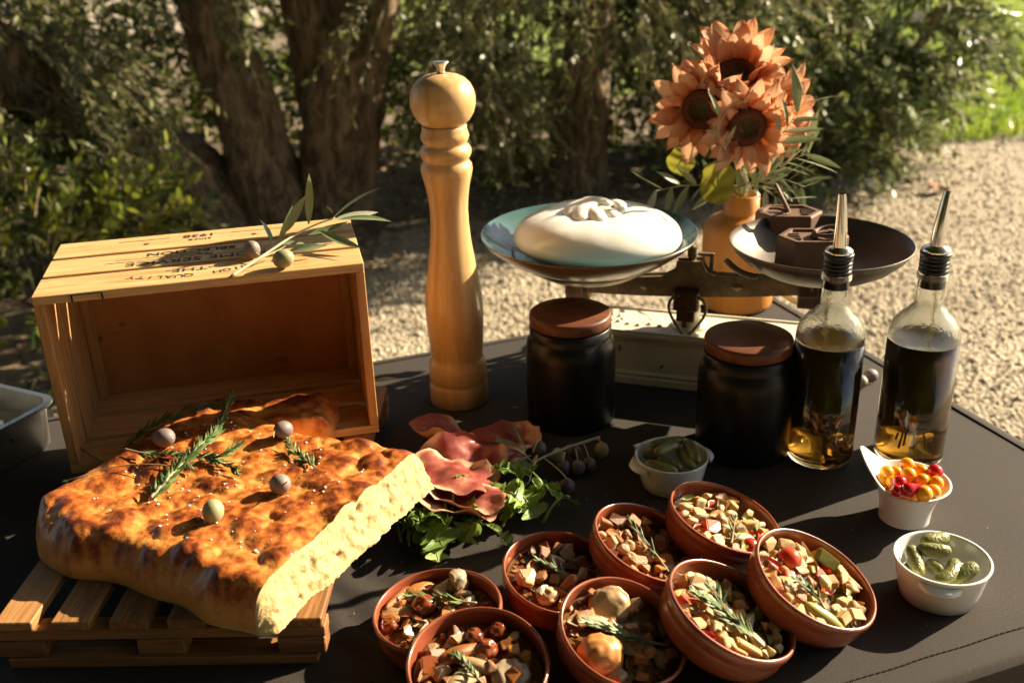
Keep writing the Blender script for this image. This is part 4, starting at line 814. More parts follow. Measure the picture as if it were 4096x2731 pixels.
# right pan with iron weights
rp = thing('scale_pan', 'dark round metal pan of the scale holding the iron weights', 'scale pan', RP)
mb = MB(); mb.lathe([(0, .002), (.045, .002), (.062, .006), (.080, .016), (.094, .029), (.1003, .0385), (.1012, .0380), (.095, .0275), (.081, .0145), (.063, .0045), (.045, 0), (0, 0)], 72); mb.build('dish', MT['pan_metal'], rp)
mb = MB(); mb.tube(bez((-.112, -.028, .030), (-.100, -.036, .014), (-.078, -.036, .011), 8), .0032, 8); mb.build('lug', MT['pan_metal'], rp)
def weight(loc, rz, label, ring_tilt, ring_dir, num):
    w = thing('iron_weight', label, 'weight', loc, rz, 'iron weights in the scale pan')
    hexa = [(-.041, 0), (-.024, -.027), (.024, -.027), (.041, 0), (.024, .027), (-.024, .027)]
    mb = MB(); n = 6; lv = [(.94, 0), (1, .003), (.97, .038), (.93, .0405), (.80, .0405), (.77, .0375)]
    vs = [(x*s, y*s, z) for s, z in lv for x, y in hexa]
    mb.add(vs, [(i*n+j, i*n+(j+1) % n, (i+1)*n+(j+1) % n, (i+1)*n+j) for i in range(5) for j in range(n)] + [tuple(range(5*n, 6*n)), tuple(range(n-1, -1, -1))], smooth=False); mb.build('body', MT['rust_weight'], w)
    mb = MB()
    ang = [2*math.pi*k/24 for k in range(25)]; rr = .0165
    M = Matrix.Translation((ring_dir*.002, 0, .0425)) @ Matrix.Rotation(ring_tilt, 4, 'Y')
    mb.tube([M @ Vector((rr*math.cos(a)+ring_dir*rr, rr*.95*math.sin(a), 0)) for a in ang], .0024, 8, cap=False); mb.build('ring', MT['rust_weight'], w)
    mb = MB(); mb.tube([(ring_dir*.002, -.008, .0385), (ring_dir*.002, -.005, .0435), (ring_dir*.002, .005, .0435), (ring_dir*.002, .008, .0385)], .0024, 7)
    mb.lathe([(.0155, .0376), (.0185, .0380), (.0200, .0400), (.0185, .0405), (.0160, .0392)], 28, Matrix.Translation((ring_dir*.018, 0, 0))); mb.build('boss', MT['rust_weight'], w)
    for k, bx in enumerate((-.009, -.003, .003, .009)):
        mb = MB(); mb.box((-ring_dir*.021, bx, .0385), (.014, .0022, .0022), bev=.0005); mb.build('raised_figure', MT['rust_weight'], w)
weight((0.3425, 1.2028, 0.1970)[:2] + (.1558,), R_(-8), 'rusty iron weight at the back of the pan, its ring standing up', R_(62), -1, 5)
weight((0.3445, 1.1050, 0.1970)[:2] + (.1558,), R_(-6), 'rusty iron weight in front, its ring lying on top, half behind the pourer', R_(-8), 1, 2)

# ================================================================== OIL BOTTLES
def oil_material():
    m = bpy.data.materials.new('oil'); m.use_nodes = True; nt = m.node_tree; b = nt.nodes['Principled BSDF']
    b.inputs['Base Color'].default_value = (.66, .35, .06, 1); b.inputs['Transmission Weight'].default_value = .92; b.inputs['IOR'].default_value = 1.46; b.inputs['Roughness'].default_value = .02
    va = nt.nodes.new('ShaderNodeVolumeAbsorption'); va.inputs['Color'].default_value = (.78, .46, .03, 1); va.inputs['Density'].default_value = 14
    nt.links.new(va.outputs[0], nt.nodes['Material Output'].inputs['Volume']); return m
MT['oil'] = oil_material()
MT['glass'] = mat('glass', (.93, .97, .94), rough=.02, transm=1.0, ior=1.5)
MT['glass_misted'] = mat('glass_misted', (.96, .99, .97), rough=.09, transm=1.0, ior=1.5, bump=.25, bscale=260, bdist=.002)
MT['oil_herb'] = mat('oil_herb', (0.22, 0.22, 0.04), (0.30, 0.20, 0.05), rough=.5, nscale=60)
def bottle(loc, label, rad, seed, tilt):
    b = thing('oil_bottle', label, 'bottle', loc, rnd.uniform(0, 3))
    R = rad
    body = [(0, .003), (R*.62, .0015), (R*.86, 0), (R*.97, .003), (R, .008), (R, .136)]
    inner = [(R-.0022, .136), (R-.0022, .010), (R-.0045, .0065), (0, .0075)]
    mb = MB(); mb.lathe(body + inner, 56); mb.build('glass_body', MT['glass'], b)
    neck_o = [(R, .1362), (R*.985, .1435), (R*.90, .1530), (R*.72, .1610), (R*.56, .1655), (R*.535, .1675), (R*.50, .169), (R*.405, .1730), (R*.385, .178), (R*.375, .2000), (R*.43, .2010), (R*.435, .2055), (R*.40, .2072)]
    neck_i = [(max(r-.0022, .009), z-.0012) for r, z in reversed(neck_o)][:-1] + [(R-.0022, .1362)]
    mb = MB(); mb.lathe(neck_o + neck_i, 56); mb.build('glass_neck', MT['glass_misted'], b)
    mb = MB(); mb.lathe([(0, .0068), (R-.0050, .0068), (R-.0020, .0106), (R-.0020, .1330), (R-.0032, .1325), (0, .1323)], 56); mb.build('oil', MT['oil'], b)
    st = thing('tmp', '', '', (0, 0, 0)); bpy.data.objects.remove(st)
    mb = MB(); pr = [(0, .192), (R*.33, .192), (R*.35, .205)]
    for k in range(4): z = .2076+k*.0042; pr += [(R*.34, z), (R*.405, z+.0008), (R*.41, z+.0026), (R*.35, z+.0036)]
    pr += [(R*.42, .2250), (R*.43, .2272), (R*.40, .2282), (0, .2282)]; mb.lathe(pr, 36); s = mb.build('stopper', MT['rubber'], b)
    mb = MB(); mb.lathe([(R*.385, .2284), (R*.395, .2296), (R*.385, .2312), (R*.30, .2332), (R*.22, .2340), (R*.19, .2345)], 36); mb.build('collar', MT['chrome'], s)
    dx, dy = tilt; path = [(dx*t*t, dy*t*t, .2335+.0535*t) for t in (0, .25, .5, .75, 1)]
    mb = MB(); mb.tube(path, [.0066, .0061, .0054, .0046, .0036], 20, cap=False); mb.tube(path[::-1], [.0028, .0038, .0046, .0052, .0056], 20, cap=False); mb.build('spout', MT['chrome'], s)
    # herbs inside
    r = random.Random(seed); L = Vector(loc)
    h = thing('herb_sprig', 'rosemary stalks steeping in the ' + ('oil bottle beside the black jar' if seed == 1 else 'oil bottle nearest the table corner'), 'herb', loc)
    for k in range(5):
        a = r.uniform(0, 6.28); q = r.uniform(.003, .012); p = [(q*math.cos(a), q*math.sin(a), .012), (q*.6*math.cos(a+.6), q*.6*math.sin(a+.6), .06), (q*1.3*math.cos(a+1), q*1.3*math.sin(a+1), .115 if k else .19)]
        mb = MB(); mb.tube(spl(p, 6), .0009, 5); mb.build('stem', MT['oil_herb'], h)
        nd = MB(); needles(nd, spl([Vector(x) for x in p], 6), 40, .014, .0009, r, .15, up=Vector((1, .2, 0)), flat=1); o = nd.build('needles', MT['oil_herb'], h); o['kind'] = 'stuff'
bottle((.3235, .951, 0), 'glass bottle of dark herb oil beside the black jar, steel pourer on top', .0345, 1, (.002, .002))
bottle((.4165, .945, 0), 'glass bottle of dark herb oil behind the tomato cup, steel pourer on top', .0350, 2, (.006, .001))
olive((0.4197, 1.1079, 0.0080), 'grey olive on the table next to the left oil bottle, nearer the glass', .0078, rot=(R_(80), 0, R_(10)), stalk=(.002, .003, .02))
olive((0.4365, 1.1236, 0.0080), 'darker grey olive on a stalk behind the one at the left oil bottle', .0082, rot=(R_(80), 0, R_(-60)), stalk=(.004, .002, .024))
sprig('olive_leaf_scrap', 'pale green loose leaf on the table corner behind the scale', [[(0.3944, 1.4288, 0.0040), (0.3957, 1.4187, 0.0050)]], [((0.3942, 1.4235, 0.0060), (0.4187, 1.3471, 0.0050), .3, LEAF_C, .9)], .0006, 'leaf')

# ================================================================== VASE WITH SUNFLOWERS
VX, VY = .329, 1.392
va = thing('vase', 'orange bottle shaped vase standing behind the scale', 'vase', (VX, VY, 0))
mb = MB(); mb.lathe([(0, 0), (.044, 0), (.0495, .003), (.0515, .009), (.0520, .060), (.0520, .112), (.0500, .1215), (.0440, .1290), (.0340, .1340), (.0268, .1372), (.0248, .1420), (.0246, .165), (.0230, .1662), (.0205, .163), (.0205, .13), (0, .05)], 56); mb.build('body', MT['vase'], va)
MT['petal'] = mat('petal', (0.80, 0.47, 0.29), (0.70, 0.25, 0.085), c3=(0.22, 0.04, 0.02), bump=.5, bscale=14, bstretch=(6, 60, 6), bdist=.003, rough=.6, nscale=30, stretch=(1, 1, 1), detail=3, attr=True, lo=.25, hi=.62, transl=.38, rand=.25)
MT['disc_fuzz'] = mat('disc_fuzz', (0.16, 0.045, 0.018), (0.075, 0.022, 0.012), rough=.95, nscale=300, bump=.8, bscale=500, bdist=.003)
MT['disc_core'] = mat('disc_core', (0.05, 0.04, 0.012), (0.09, 0.07, 0.02), rough=.9, nscale=300, bump=.8, bscale=600, bdist=.003)
MT['flower_stem'] = mat('flower_stem', (0.19, 0.22, 0.05), (0.25, 0.25, 0.07), rough=.6, nscale=20)
MT['flower_leaf'] = mat('flower_leaf', (0.22, 0.23, 0.03), (0.30, 0.27, 0.035), rough=.6, nscale=12, transl=.35)
def petal_mesh(i, L, W, curl):
    mb = MB()
    def fn(u, v):
        s = (v-.5)*2; w = W*(math.sin(math.pi*min(1, .10+.90*u))**.62)*(1-.15*u); z = curl*math.sin(u*2.4) + .22*w*(s*s) - curl*.2*u - .0012*math.cos(s*9)*u
        tip = L*(u + (.05*(1-abs(s)) if u > .9 else 0)); return (tip, s*w, z, .50*(1-u)**2 - .10*u + .10*abs(s) - .25)
    mb.grid(fn, 9, 6); me = mb.mesh('petal_%d' % i); me.materials.append(MT['petal']); return me
PET = [petal_mesh(0, .058, .0150, .006), petal_mesh(1, .054, .0160, -.004), petal_mesh(2, .047, .0135, .010), petal_mesh(3, .056, .0145, .013)]
def sunflower(c, n, label, size=1.0, seed=0, cup=(20, 48), stem_to=(VX, VY, .14), disc=.026):
    r = random.Random(seed); c = Vector(c); M = frame(n, (1, 0, 0), c)
    root = thing('sunflower', label, 'flower', mat3=M, group='sunflowers in the vase')
    mb = MB(); mb.lathe([(disc*.45, .004), (disc*.55, .0085), (disc*.72, .0105), (disc*.92, .008), (disc, .003), (disc*.9, -.002), (0, -.004)], 40); mb.build('disc_florets', MT['disc_fuzz'], root)
    mb = MB(); mb.lathe([(0, .0015), (disc*.3, .0025), (disc*.5, .0055)], 32); mb.build('disc_centre', MT['disc_core'], root)
    for ring, (cnt, el, rr) in enumerate(((17, cup[0], .92), (14, cup[1], .86))):
        for k in range(cnt):
            a = 2*math.pi*(k+.5*ring+r.uniform(-.22, .22))/cnt; e = R_(el+r.uniform(-9, 9))
            o = obj('petal', r.choice(PET if ring == 0 else PET[1:3]), None, root)
            s = size*r.uniform(.86, 1.1)*(1 if ring == 0 else .9)
            o.matrix_local = Matrix.Rotation(a, 4, 'Z') @ Matrix.Translation((disc*rr, 0, -.001+.002*ring)) @ Matrix.Rotation(-e, 4, 'Y') @ Matrix.Rotation(r.uniform(-.25, .25), 4, 'X') @ Matrix.Diagonal((s, s, s, 1))
    inv = M.inverted(); nn = Vector(n).normalized(); p0 = c - nn*.004; p2 = Vector(stem_to); p1 = c - nn*.05 + Vector((0, 0, -.02))
    path = [inv @ p for p in bez(p0, p1, p2, 12)]; mb = MB(); mb.tube(path, .0034, 8); mb.build('stem', MT['flower_stem'], root)
    for k in range(8):   # sepals behind the head
        a = k*.785+.3; mb = MB(); mb.add([(0, -.006, 0), (0, .006, 0), (.020, .006, -.006), (.034, 0, -.004), (.020, -.006, -.006)], [(0, 4, 3, 2, 1)]); o = mb.build('sepal', MT['flower_leaf'], root)
        o.matrix_local = Matrix.Rotation(a, 4, 'Z') @ Matrix.Translation((disc*.5, 0, -.005))
    return root
sunflower((0.3014, 1.3500, 0.3329), (-.08, -.62, .78), 'topmost orange sunflower, lit from the right, facing up', .96, 1, (26, 55), disc=.028)
sunflower((0.2553, 1.3300, 0.2967), (-.42, -.88, .16), 'left sunflower of the bunch, dark centre turned away from the sun', .84, 2, (14, 40))
sunflower((0.3059, 1.2950, 0.2809), (.10, -.97, -.08), 'middle sunflower facing the table, half hidden by an olive sprig', .78, 3, (12, 38))
sunflower((0.3574, 1.3650, 0.2809), (.50, -.72, .12), 'right sunflower of the bunch, its petals glowing behind the olive sprig', .90, 4, (10, 30))
def big_leaf(root_label, base, tip, w, bend, n=(0, -1, .1), name='sunflower_leaf'):
    b, t = Vector(base), Vector(tip); x = (t-b); L = x.length; x.normalize(); z = Vector(n); z = (z-x*z.dot(x)).normalized(); y = z.cross(x)
    M = Matrix(((x.x, y.x, z.x, b.x), (x.y, y.y, z.y, b.y), (x.z, y.z, z.z, b.z), (0, 0, 0, 1)))
    root = thing(name, root_label, 'leaf', mat3=M); mb = MB()
    def fn(u, v):
        s = (v-.5)*2; ww = w*min(1, (u/.25)**.6 if u < .25 else 1)*(1 if u < .7 else (max(0, 1-((u-.7)/.31)**2))**.5); return (L*u, s*ww, bend*math.sin(u*3)-.15*ww*abs(s)+.002*math.sin(u*17+s*3))
    mb.grid(fn, 14, 8); mb.build('blade', MT['flower_leaf'], root)
    mb = MB(); mb.tube([(L*u, 0, bend*math.sin(u*3)+.0008) for u in (0, .2, .4, .6, .8, .97)], [.0013, .0012, .001, .0009, .0007, .0004], 5); mb.build('midrib', MT['flower_stem'], root)
big_leaf('broad olive green sunflower leaf hanging straight down beside the vase neck', (0.2839, 1.3350, 0.2301), (0.2751, 1.3200, 0.1735), .0215, -.006, (-.3, -1, .1))
big_leaf('dark pointed sunflower leaf behind the left flower', (0.2494, 1.3700, 0.2348), (0.2268, 1.3700, 0.2056), .018, .006, (-.2, -1, .3))
def auto_leaves(path, n, ll, r, t0=.15, spread=.75, back=.3):
    out = []; L = len(path)-1
    for i in range(n):
        t = t0 + (1-t0)*(i+.5)/n; a = min(int(t*L), L-1); p = path[a].lerp(path[a+1], t*L-a); tg = (path[a+1]-path[a]).normalized()
        s = tg.cross(Vector((0, -.9, .45))).normalized()*(1 if i % 2 else -1); q = Vector((r.uniform(-.4, .4), r.uniform(-.6, .3), r.uniform(-.3, .4)))
        d = (tg*.7 + s*spread + q*.6).normalized(); out.append((p, p + d*ll*r.uniform(.7, 1.15), r.uniform(-.9, .9), LEAF_C if r.random() < back else None, r.uniform(.8, 1.2)))
    return out
rs = random.Random(21)
def vsprig(label, pts, n, ll, r0=.0012): st = [Vector(p) for p in pts]; return sprig('olive_sprig', label, [st], auto_leaves(spl(st, 6), n, ll, rs), r0)
mth = (VX, VY-.008, .160)
vsprig('olive sprig rising in front of the sunflowers towards the right', [mth, (0.3351, 1.3450, 0.1873), (0.3404, 1.3000, 0.2480), (0.3549, 1.2800, 0.2824), (0.3736, 1.2700, 0.3187)], 15, .052)
vsprig('thin olive sprig curving up in front of the middle sunflower', [mth, (0.3172, 1.3300, 0.2038), (0.2788, 1.2800, 0.2546), (0.2642, 1.2650, 0.2885), (0.2698, 1.2600, 0.3160)], 8, .040)
vsprig('olive sprig reaching left from the vase towards the burrata', [mth, (0.2883, 1.3600, 0.1837), (0.2429, 1.3400, 0.1948), (0.1919, 1.3100, 0.1957)], 11, .050)
vsprig('leafy olive sprig spreading right above the iron weights', [mth, (0.3412, 1.3600, 0.1922), (0.3653, 1.3400, 0.1996), (0.3954, 1.3200, 0.1920)], 17, .052)
vsprig('second leafy olive sprig spreading right, higher than the one above the weights', [mth, (0.3456, 1.3800, 0.1960), (0.3778, 1.3700, 0.2126), (0.4092, 1.3600, 0.2288)], 15, .052)
vsprig('short olive sprig drooping over the vase neck towards the weights', [mth, (0.3271, 1.3500, 0.1923), (0.3466, 1.3200, 0.1877), (0.3655, 1.3100, 0.1721)], 10, .046)

# ================================================================== WHITE DISHES
def ramekin(loc, label, R, H, ear_dir):
    t = thing('ramekin', label, 'ramekin', loc, math.atan2(ear_dir[1], ear_dir[0]), 'white ramekins of gherkins')
    mb = MB(); mb.lathe([(0, .001), (R*.70, 0), (R*.78, .002), (R*.86, H*.35), (R*.94, H*.75), (R*.985, H*.93), (R, H*.985), (R*.985, H), (R*.945, H*.995), (R*.925, H*.96), (R*.88, H*.70), (R*.80, H*.28), (R*.70, .006), (0, .005)], 64); mb.build('bowl', MT['porcelain'], t)
    for s in (-1, 1):
        mb = MB()
        def fn(u, v):
            a = (u-.5)*2; th = v*2*math.pi; out = R*.93 + .0115*(1-abs(a)**3)*(.5+.5*math.cos(th)) ; w = .0165*a
            x = math.sqrt(max(1e-6, (R*.955)**2 - w*w*.0)) ; return (s*(R*.93 + .0105*(1-abs(a)**2.6)*(.5+.5*math.cos(th))), w*1.0, H*.83 + .0028*math.sin(th) - .0012*math.cos(th))
        mb.grid(fn, 14, 12); mb.build('ear', MT['porcelain'], t)
r1c, r2c = (.158, .902, 0), (.3560, .712, 0)
ramekin(r1c, 'white ramekin of gherkins in the shade next to the black jar', .0375, .036, (.95, .30))
ramekin(r2c, 'white ramekin of gherkins in full sun at the table edge', .0395, .0385, (.42, .95))
MT['gherkin'] = mat('gherkin', (0.14, 0.14, 0.030), (0.24, 0.22, 0.065), rough=.33, nscale=26, rand=.3, lo=.35, hi=.7, coat=.3, bump=.55, bscale=520, bdist=.0010, vor=True, sss=.1, sssd=.002)
def gherkin(p0, p1, label, r=.0062, bend=0.0, group='gherkins'):
    p0, p1 = Vector(p0), Vector(p1); d = p1-p0; mid = (p0+p1)/2 + d.cross(Vector((0, 0, 1))).normalized()*bend; root_loc = (p0+p1)/2
    path = bez(p0, mid*2-(p0+p1)/2, p1, 14); mb = MB(); n = 14
    rr = [r*(max(.0, 1-abs(2*i/14-1)**3.2)**.5*.95+.06)*(1-.12*i/14) for i in range(15)]
    mb.tube([p-root_loc for p in path], rr, n)
    mb.v = [tuple(Vector(v)*(1+.00) + Vector(v).normalized()*.0005*mnoise.noise(Vector(v)*500)) for v in mb.v]
    o = mb.build('gherkin', MT['gherkin'], loc=root_loc); return tag(o, label, 'gherkin', group)
g2 = 'gherkins in the sunlit ramekin'; W2 = 'in the sunlit ramekin'
gherkin((0.3326, 0.7261, 0.0410), (0.3316, 0.6961, 0.0300), 'upright gherkin against the left wall ' + W2, .0068, -.001, g2)
gherkin((0.3364, 0.7207, 0.0420), (0.3652, 0.7167, 0.0410), 'gherkin lying straight across the others ' + W2, .0065, .0015, g2)
gherkin((0.3645, 0.7100, 0.0370), (0.3369, 0.6848, 0.0330), 'bean shaped bent gherkin in the middle ' + W2, .0072, -.007, g2)
gherkin((0.3792, 0.6977, 0.0400), (0.3517, 0.6868, 0.0300), 'tapering gherkin leaning on the right rim ' + W2, .0070, 0, g2)
gherkin((0.3476, 0.7364, 0.0360), (0.3747, 0.7454, 0.0350), 'half shaded gherkin at the back wall ' + W2, .0072, .001, g2)
gherkin((0.3623, 0.7109, 0.0240), (0.3776, 0.7147, 0.0260), 'small gherkin buried under the tapering one ' + W2, .0056, 0, g2)
gherkin((0.3298, 0.7235, 0.0260), (0.3341, 0.7130, 0.0200), 'gherkin end wedged low beside the upright one ' + W2, .006, 0, g2)
gherkin((0.3540, 0.7333, 0.0180), (0.3615, 0.7143, 0.0180), 'gherkin at the bottom hidden under the bent one ' + W2, .0065, 0, g2)
g1 = 'gherkins in the shaded ramekin'; W1 = 'in the shaded ramekin'
gherkin((0.1358, 0.9126, 0.0400), (0.1739, 0.9228, 0.0410), 'topmost long gherkin at the back ' + W1, .0062, .001, g1)
gherkin((0.1390, 0.8947, 0.0420), (0.1665, 0.9106, 0.0430), 'short gherkin lying in front of the topmost one ' + W1, .0056, 0, g1)
gherkin((0.1760, 0.9190, 0.0410), (0.1822, 0.8832, 0.0360), 'gherkin along the right wall ' + W1, .0066, .001, g1)
gherkin((0.1652, 0.9123, 0.0360), (0.1764, 0.8786, 0.0320), 'gherkin next to the one along the right wall ' + W1, .0060, 0, g1)
gherkin((0.1286, 0.8902, 0.0340), (0.1596, 0.8713, 0.0330), 'gherkin lying along the front wall ' + W1, .0062, .001, g1)
gherkin((0.1430, 0.8996, 0.0330), (0.1653, 0.8793, 0.0310), 'gherkin just behind the front one ' + W1, .0060, 0, g1)
gherkin((0.1303, 0.9162, 0.0300), (0.1490, 0.9096, 0.0280), 'gherkin half hidden at the left wall ' + W1, .0062, 0, g1)
# flared white cup with a curled handle
cupc = Vector((.3712, .8310, 0)); hd = R_(166)
cup = thing('white_cup', 'white flared cup with a tall curled lip, full of small tomatoes', 'cup', cupc)
def cup_surf(th, f, inner):
    d = (th-hd+math.pi) % (2*math.pi)-math.pi; q = max(0.0, math.cos(min(abs(d)*1.25, math.pi/2)))
    H = .0405 + .029*q**2.2; z = H*f
    R = .0235 + .0115*min(1, f)**2.0 + .0030*max(0, f-.85)/.15 + .015*q**1.6*f**2.6 - .006*q**2*(max(0, f-.8)/.2)**2 - (.0022 if inner else 0)
    return R*math.cos(th), R*math.sin(th), z
mb = MB(); mb.grid(lambda u, v: cup_surf(2*math.pi*v, u, False), 24, 72)
mb.grid(lambda u, v: (lambda p: (p[0], p[1], p[2]+.0006*(1-abs(2*u-1))))(tuple(a*(1-u)+b*u for a, b in zip(cup_surf(2*math.pi*v, 1, False), cup_surf(2*math.pi*v, 1, True)))), 3, 72)
mb.grid(lambda u, v: cup_surf(2*math.pi*v, 1-u*.93, True), 24, 72)
mb.add([(0, 0, .004)] + [(.0213*math.cos(2*math.pi*k/40), .0213*math.sin(2*math.pi*k/40), .004) for k in range(40)] + [(.0235*math.cos(2*math.pi*k/40), .0235*math.sin(2*math.pi*k/40), .0) for k in range(40)], [(0, 1+k, 1+(k+1) % 40) for k in range(40)] + [tuple(range(41, 81))[::-1]])
mb.build('bowl', MT['porcelain'], cup)
MT['tom_y'] = mat('tom_y', (0.78, 0.30, 0.008), (0.80, 0.36, 0.012), rough=.16, nscale=30, rand=.3, coat=.5, sss=.25, sssr=(1, .5, .1), sssd=.003)
MT['tom_r'] = mat('tom_r', (0.52, 0.014, 0.018), (0.45, 0.01, 0.02), rough=.14, nscale=30, coat=.6, sss=.2, sssr=(1, .1, .08), sssd=.003)
def tomato(loc, label, r, m, point=0.0, rot=(0, 0, 0), group=None):
    root = thing('tomato', label, 'tomato', loc, 0, group); root.rotation_euler = rot; mb = MB()
    mb.add([((v.x*r*(1-.75*max(0, v.z)**2*(point > 0)), v.y*r*(1-.75*max(0, v.z)**2*(point > 0)), v.z*r*(1+point*max(0, v.z)**2))) for v in ICO3[0]], ICO3[1]); mb.build('flesh', m, root)
    mb = MB(); mb.lathe([(0, -r*.985), (r*.12, -r*.99), (r*.15, -r*.96)], 10); mb.build('stem_scar', MT['olive_stem'], root); return root
gy = 'yellow tomatoes in the white cup'
TY = [((2083,1067), .0605, .0072, 'yellow tomato highest at the back of the white cup'), ((2036,1086), .0590, .0072, 'yellow tomato closest to the curled lip of the white cup'), ((2058,1084), .0565, .0062, 'yellow tomato second from the curled lip in the back row of the cup'), ((2086,1090), .0610, .0074, 'large yellow tomato in the middle of the white cup'),
      ((2115,1082), .0570, .0070, 'yellow tomato just left of the upper red one in the cup'), ((2118,1103), .0590, .0068, 'yellow tomato right of the middle one in the cup'), ((2150,1109), .0580, .0070, 'yellow tomato under the upper red one at the right rim'), ((2144,1128), .0560, .0068, 'yellow tomato at the front right rim of the cup'), ((2122,1133), .0590, .0078, 'largest yellow tomato at the front rim of the cup'),
      ((2026,1102), .0530, .0070, 'yellow tomato low against the curled lip, partly hidden'), ((2050,1108), .0545, .0066, 'yellow tomato left of the red group in the cup'), ((2100,1120), .0500, .0070, 'yellow tomato mostly buried under the red group')]
TPOS = {}
for (px, z, rr, lab), loc in zip(TY, ((0.3739, 0.8461, 0.0480), (0.3506, 0.8348, 0.0465), (0.3618, 0.8399, 0.0440), (0.3682, 0.8272, 0.0485), (0.3851, 0.8392, 0.0445), (0.3787, 0.8197, 0.0465), (0.3904, 0.8160, 0.0455), (0.3840, 0.8051, 0.0435), (0.3718, 0.7974, 0.0465), (0.3463, 0.8324, 0.0405), (0.3533, 0.8248, 0.0420), (0.3732, 0.8216, 0.0375))):
    tomato(loc, lab, rr, MT['tom_y'], 0, (rnd.uniform(-2, 2), rnd.uniform(-2, 2), 0), gy)
tomato((0.3939, 0.8294, 0.0495), 'glossy red pear shaped tomato topping the right side of the cup', .0074, MT['tom_r'], .5, (R_(160), R_(10), 0))
tomato((0.3559, 0.8156, 0.0475), 'dark red tomato at the upper left of the red group in the cup', .0070, MT['tom_r'], 0)
tomato((0.3498, 0.8039, 0.0465), 'small red tomato at the front left of the red group in the cup', .0058, MT['tom_r'], 0)
tomato((0.3591, 0.8016, 0.0485), 'pointed red tomato whose tip aims right in the cup', .0072, MT['tom_r'], 1.2, (R_(20), R_(70), R_(20)))
for k in range(7):
    a = k*.9; tomato((cupc.x+.014*math.cos(a), cupc.y+.014*math.sin(a), .031), 'yellow tomato lower down inside the white cup', .0072, MT['tom_y'], 0, (0, 0, 0), 'lower yellow tomatoes in the cup')

# ================================================================== TERRACOTTA DISHES AND THEIR FOOD
DISH = {'A': ((-0.0676, 0.6734, 0.0342), (-0.061, -0.013, 0.998), 0.0527), 'B': ((-0.0333, 0.6027, 0.0391), (0.03, -0.174, 0.984), 0.0535), 'D': ((0.0788, 0.6288, 0.0428), (0.259, -0.227, 0.939), 0.051), 'C': ((0.0354, 0.7136, 0.0371), (0.14, -0.121, 0.983), 0.0503), 'E': ((0.1144, 0.7427, 0.0435), (0.343, -0.061, 0.937), 0.0517), 'F': ((0.1872, 0.7793, 0.0427), (0.3, -0.033, 0.953), 0.0525), 'G': ((0.165, 0.6441, 0.0474), (0.403, -0.062, 0.913), 0.0542), 'H': ((0.2405, 0.6801, 0.0467), (0.371, -0.16, 0.915), 0.0536)}
DLAB = {'A': 'terracotta dish of mushrooms nearest the wooden pallet', 'B': 'terracotta dish of glazed brown mushrooms cut off by the bottom edge', 'C': 'terracotta dish of mushrooms next to the rocket leaves',
        'D': 'terracotta dish holding one large round orange mushroom cap', 'E': 'terracotta mushroom dish touching the rocket side of the tomato topped dish', 'F': 'terracotta dish of beans and tomato touching the shaded ramekin',
        'G': 'terracotta dish of diced vegetables under a long thick rosemary sprig', 'H': 'rightmost terracotta dish, tilted, with diced vegetables and cherry tomato'}
DSH = {'A': 'in the dish nearest the pallet', 'B': 'in the dish cut off by the bottom edge', 'C': 'in the dish next to the rocket leaves', 'D': 'in the dish with the large round cap', 'E': 'in the dish left of the tomato topped one', 'F': 'in the dish touching the shaded ramekin', 'G': 'in the dish under the long thick rosemary', 'H': 'in the rightmost terracotta dish'}
DM = {}
for k, (c, n, R) in DISH.items():
    n = Vector(n).normalized(); o = Vector(c) - n*.6*R; M = frame(n, (1, 0, 0), o); DM[k] = M
    root = thing('terracotta_dish', DLAB[k], 'dish', mat3=M, group='terracotta tapas dishes'); H = .8*R
    mb = MB(); mb.lathe([(0, .0012), (R*.80, 0), (R*.86, .0015), (R*.925, .007), (R*.965, .016), (R*.975, .0255), (R*.972, .0285), (R*.985, .0300), (R*1.0, .0335), (R*1.004, H-.0035), (R*.992, H-.0012), (R*.968, H), (R*.950, H-.0014), (R*.942, H-.0050), (R*.935, H-.014), (R*.918, .016), (R*.87, .0085), (R*.78, .0058), (0, .005)], 80); mb.v = [(v[0], v[1], v[2]*.75) for v in mb.v]; mb.v = [tuple(Vector(v) + Vector((v[0], v[1], 0)).normalized()*.0007*mnoise.noise(Vector((v[0]*28, v[1]*28, ord(k)))) + Vector((0, 0, .0006*mnoise.noise(Vector((v[0]*22, v[1]*22, ord(k)+9)))*(v[2] > .02)))) for v in mb.v]; mb.build('bowl', MT['terracotta'], root)
# pieces -----------------------------------------------------------
MT['potato'] = mat('potato', (0.56, 0.37, 0.15), (0.42, 0.235, 0.075), rough=.34, nscale=90, rand=.5, lo=.3, hi=.72, bump=.35, bscale=260, bdist=.0012, coat=0.15, sss=.25, sssr=(1, .6, .3), sssd=.003)
MT['veg_cream'] = mat('veg_cream', (0.55, 0.44, 0.24), (0.42, 0.30, 0.14), rough=.3, nscale=80, rand=.5, lo=.3, hi=.72, bump=.35, bscale=260, bdist=.0012, coat=0.21, sss=.3, sssr=(1, .7, .4), sssd=.003)
MT['veg_green'] = mat('veg_green', (0.34, 0.33, 0.06), (0.17, 0.17, 0.03), rough=.3, nscale=70, rand=.4, coat=.35, sss=.15, sssd=.002)
MT['veg_red'] = mat('veg_red', (0.55, 0.035, 0.012), (0.50, 0.09, 0.02), rough=.25, nscale=60, rand=.4, coat=.5, sss=.2, sssd=.002)
MT['veg_brown'] = mat('veg_brown', (0.34, 0.145, 0.045), (0.20, 0.075, 0.025), rough=.3, nscale=70, rand=.5, lo=.3, hi=.7, bump=.35, bscale=260, bdist=.0012, coat=0.27)
MT['caramel'] = mat('caramel', (0.50, 0.22, 0.055), (0.36, 0.12, 0.03), rough=.28, nscale=60, rand=.5, lo=.3, hi=.7, bump=.35, bscale=260, bdist=.0012, coat=0.27, sss=.15, sssd=.002)
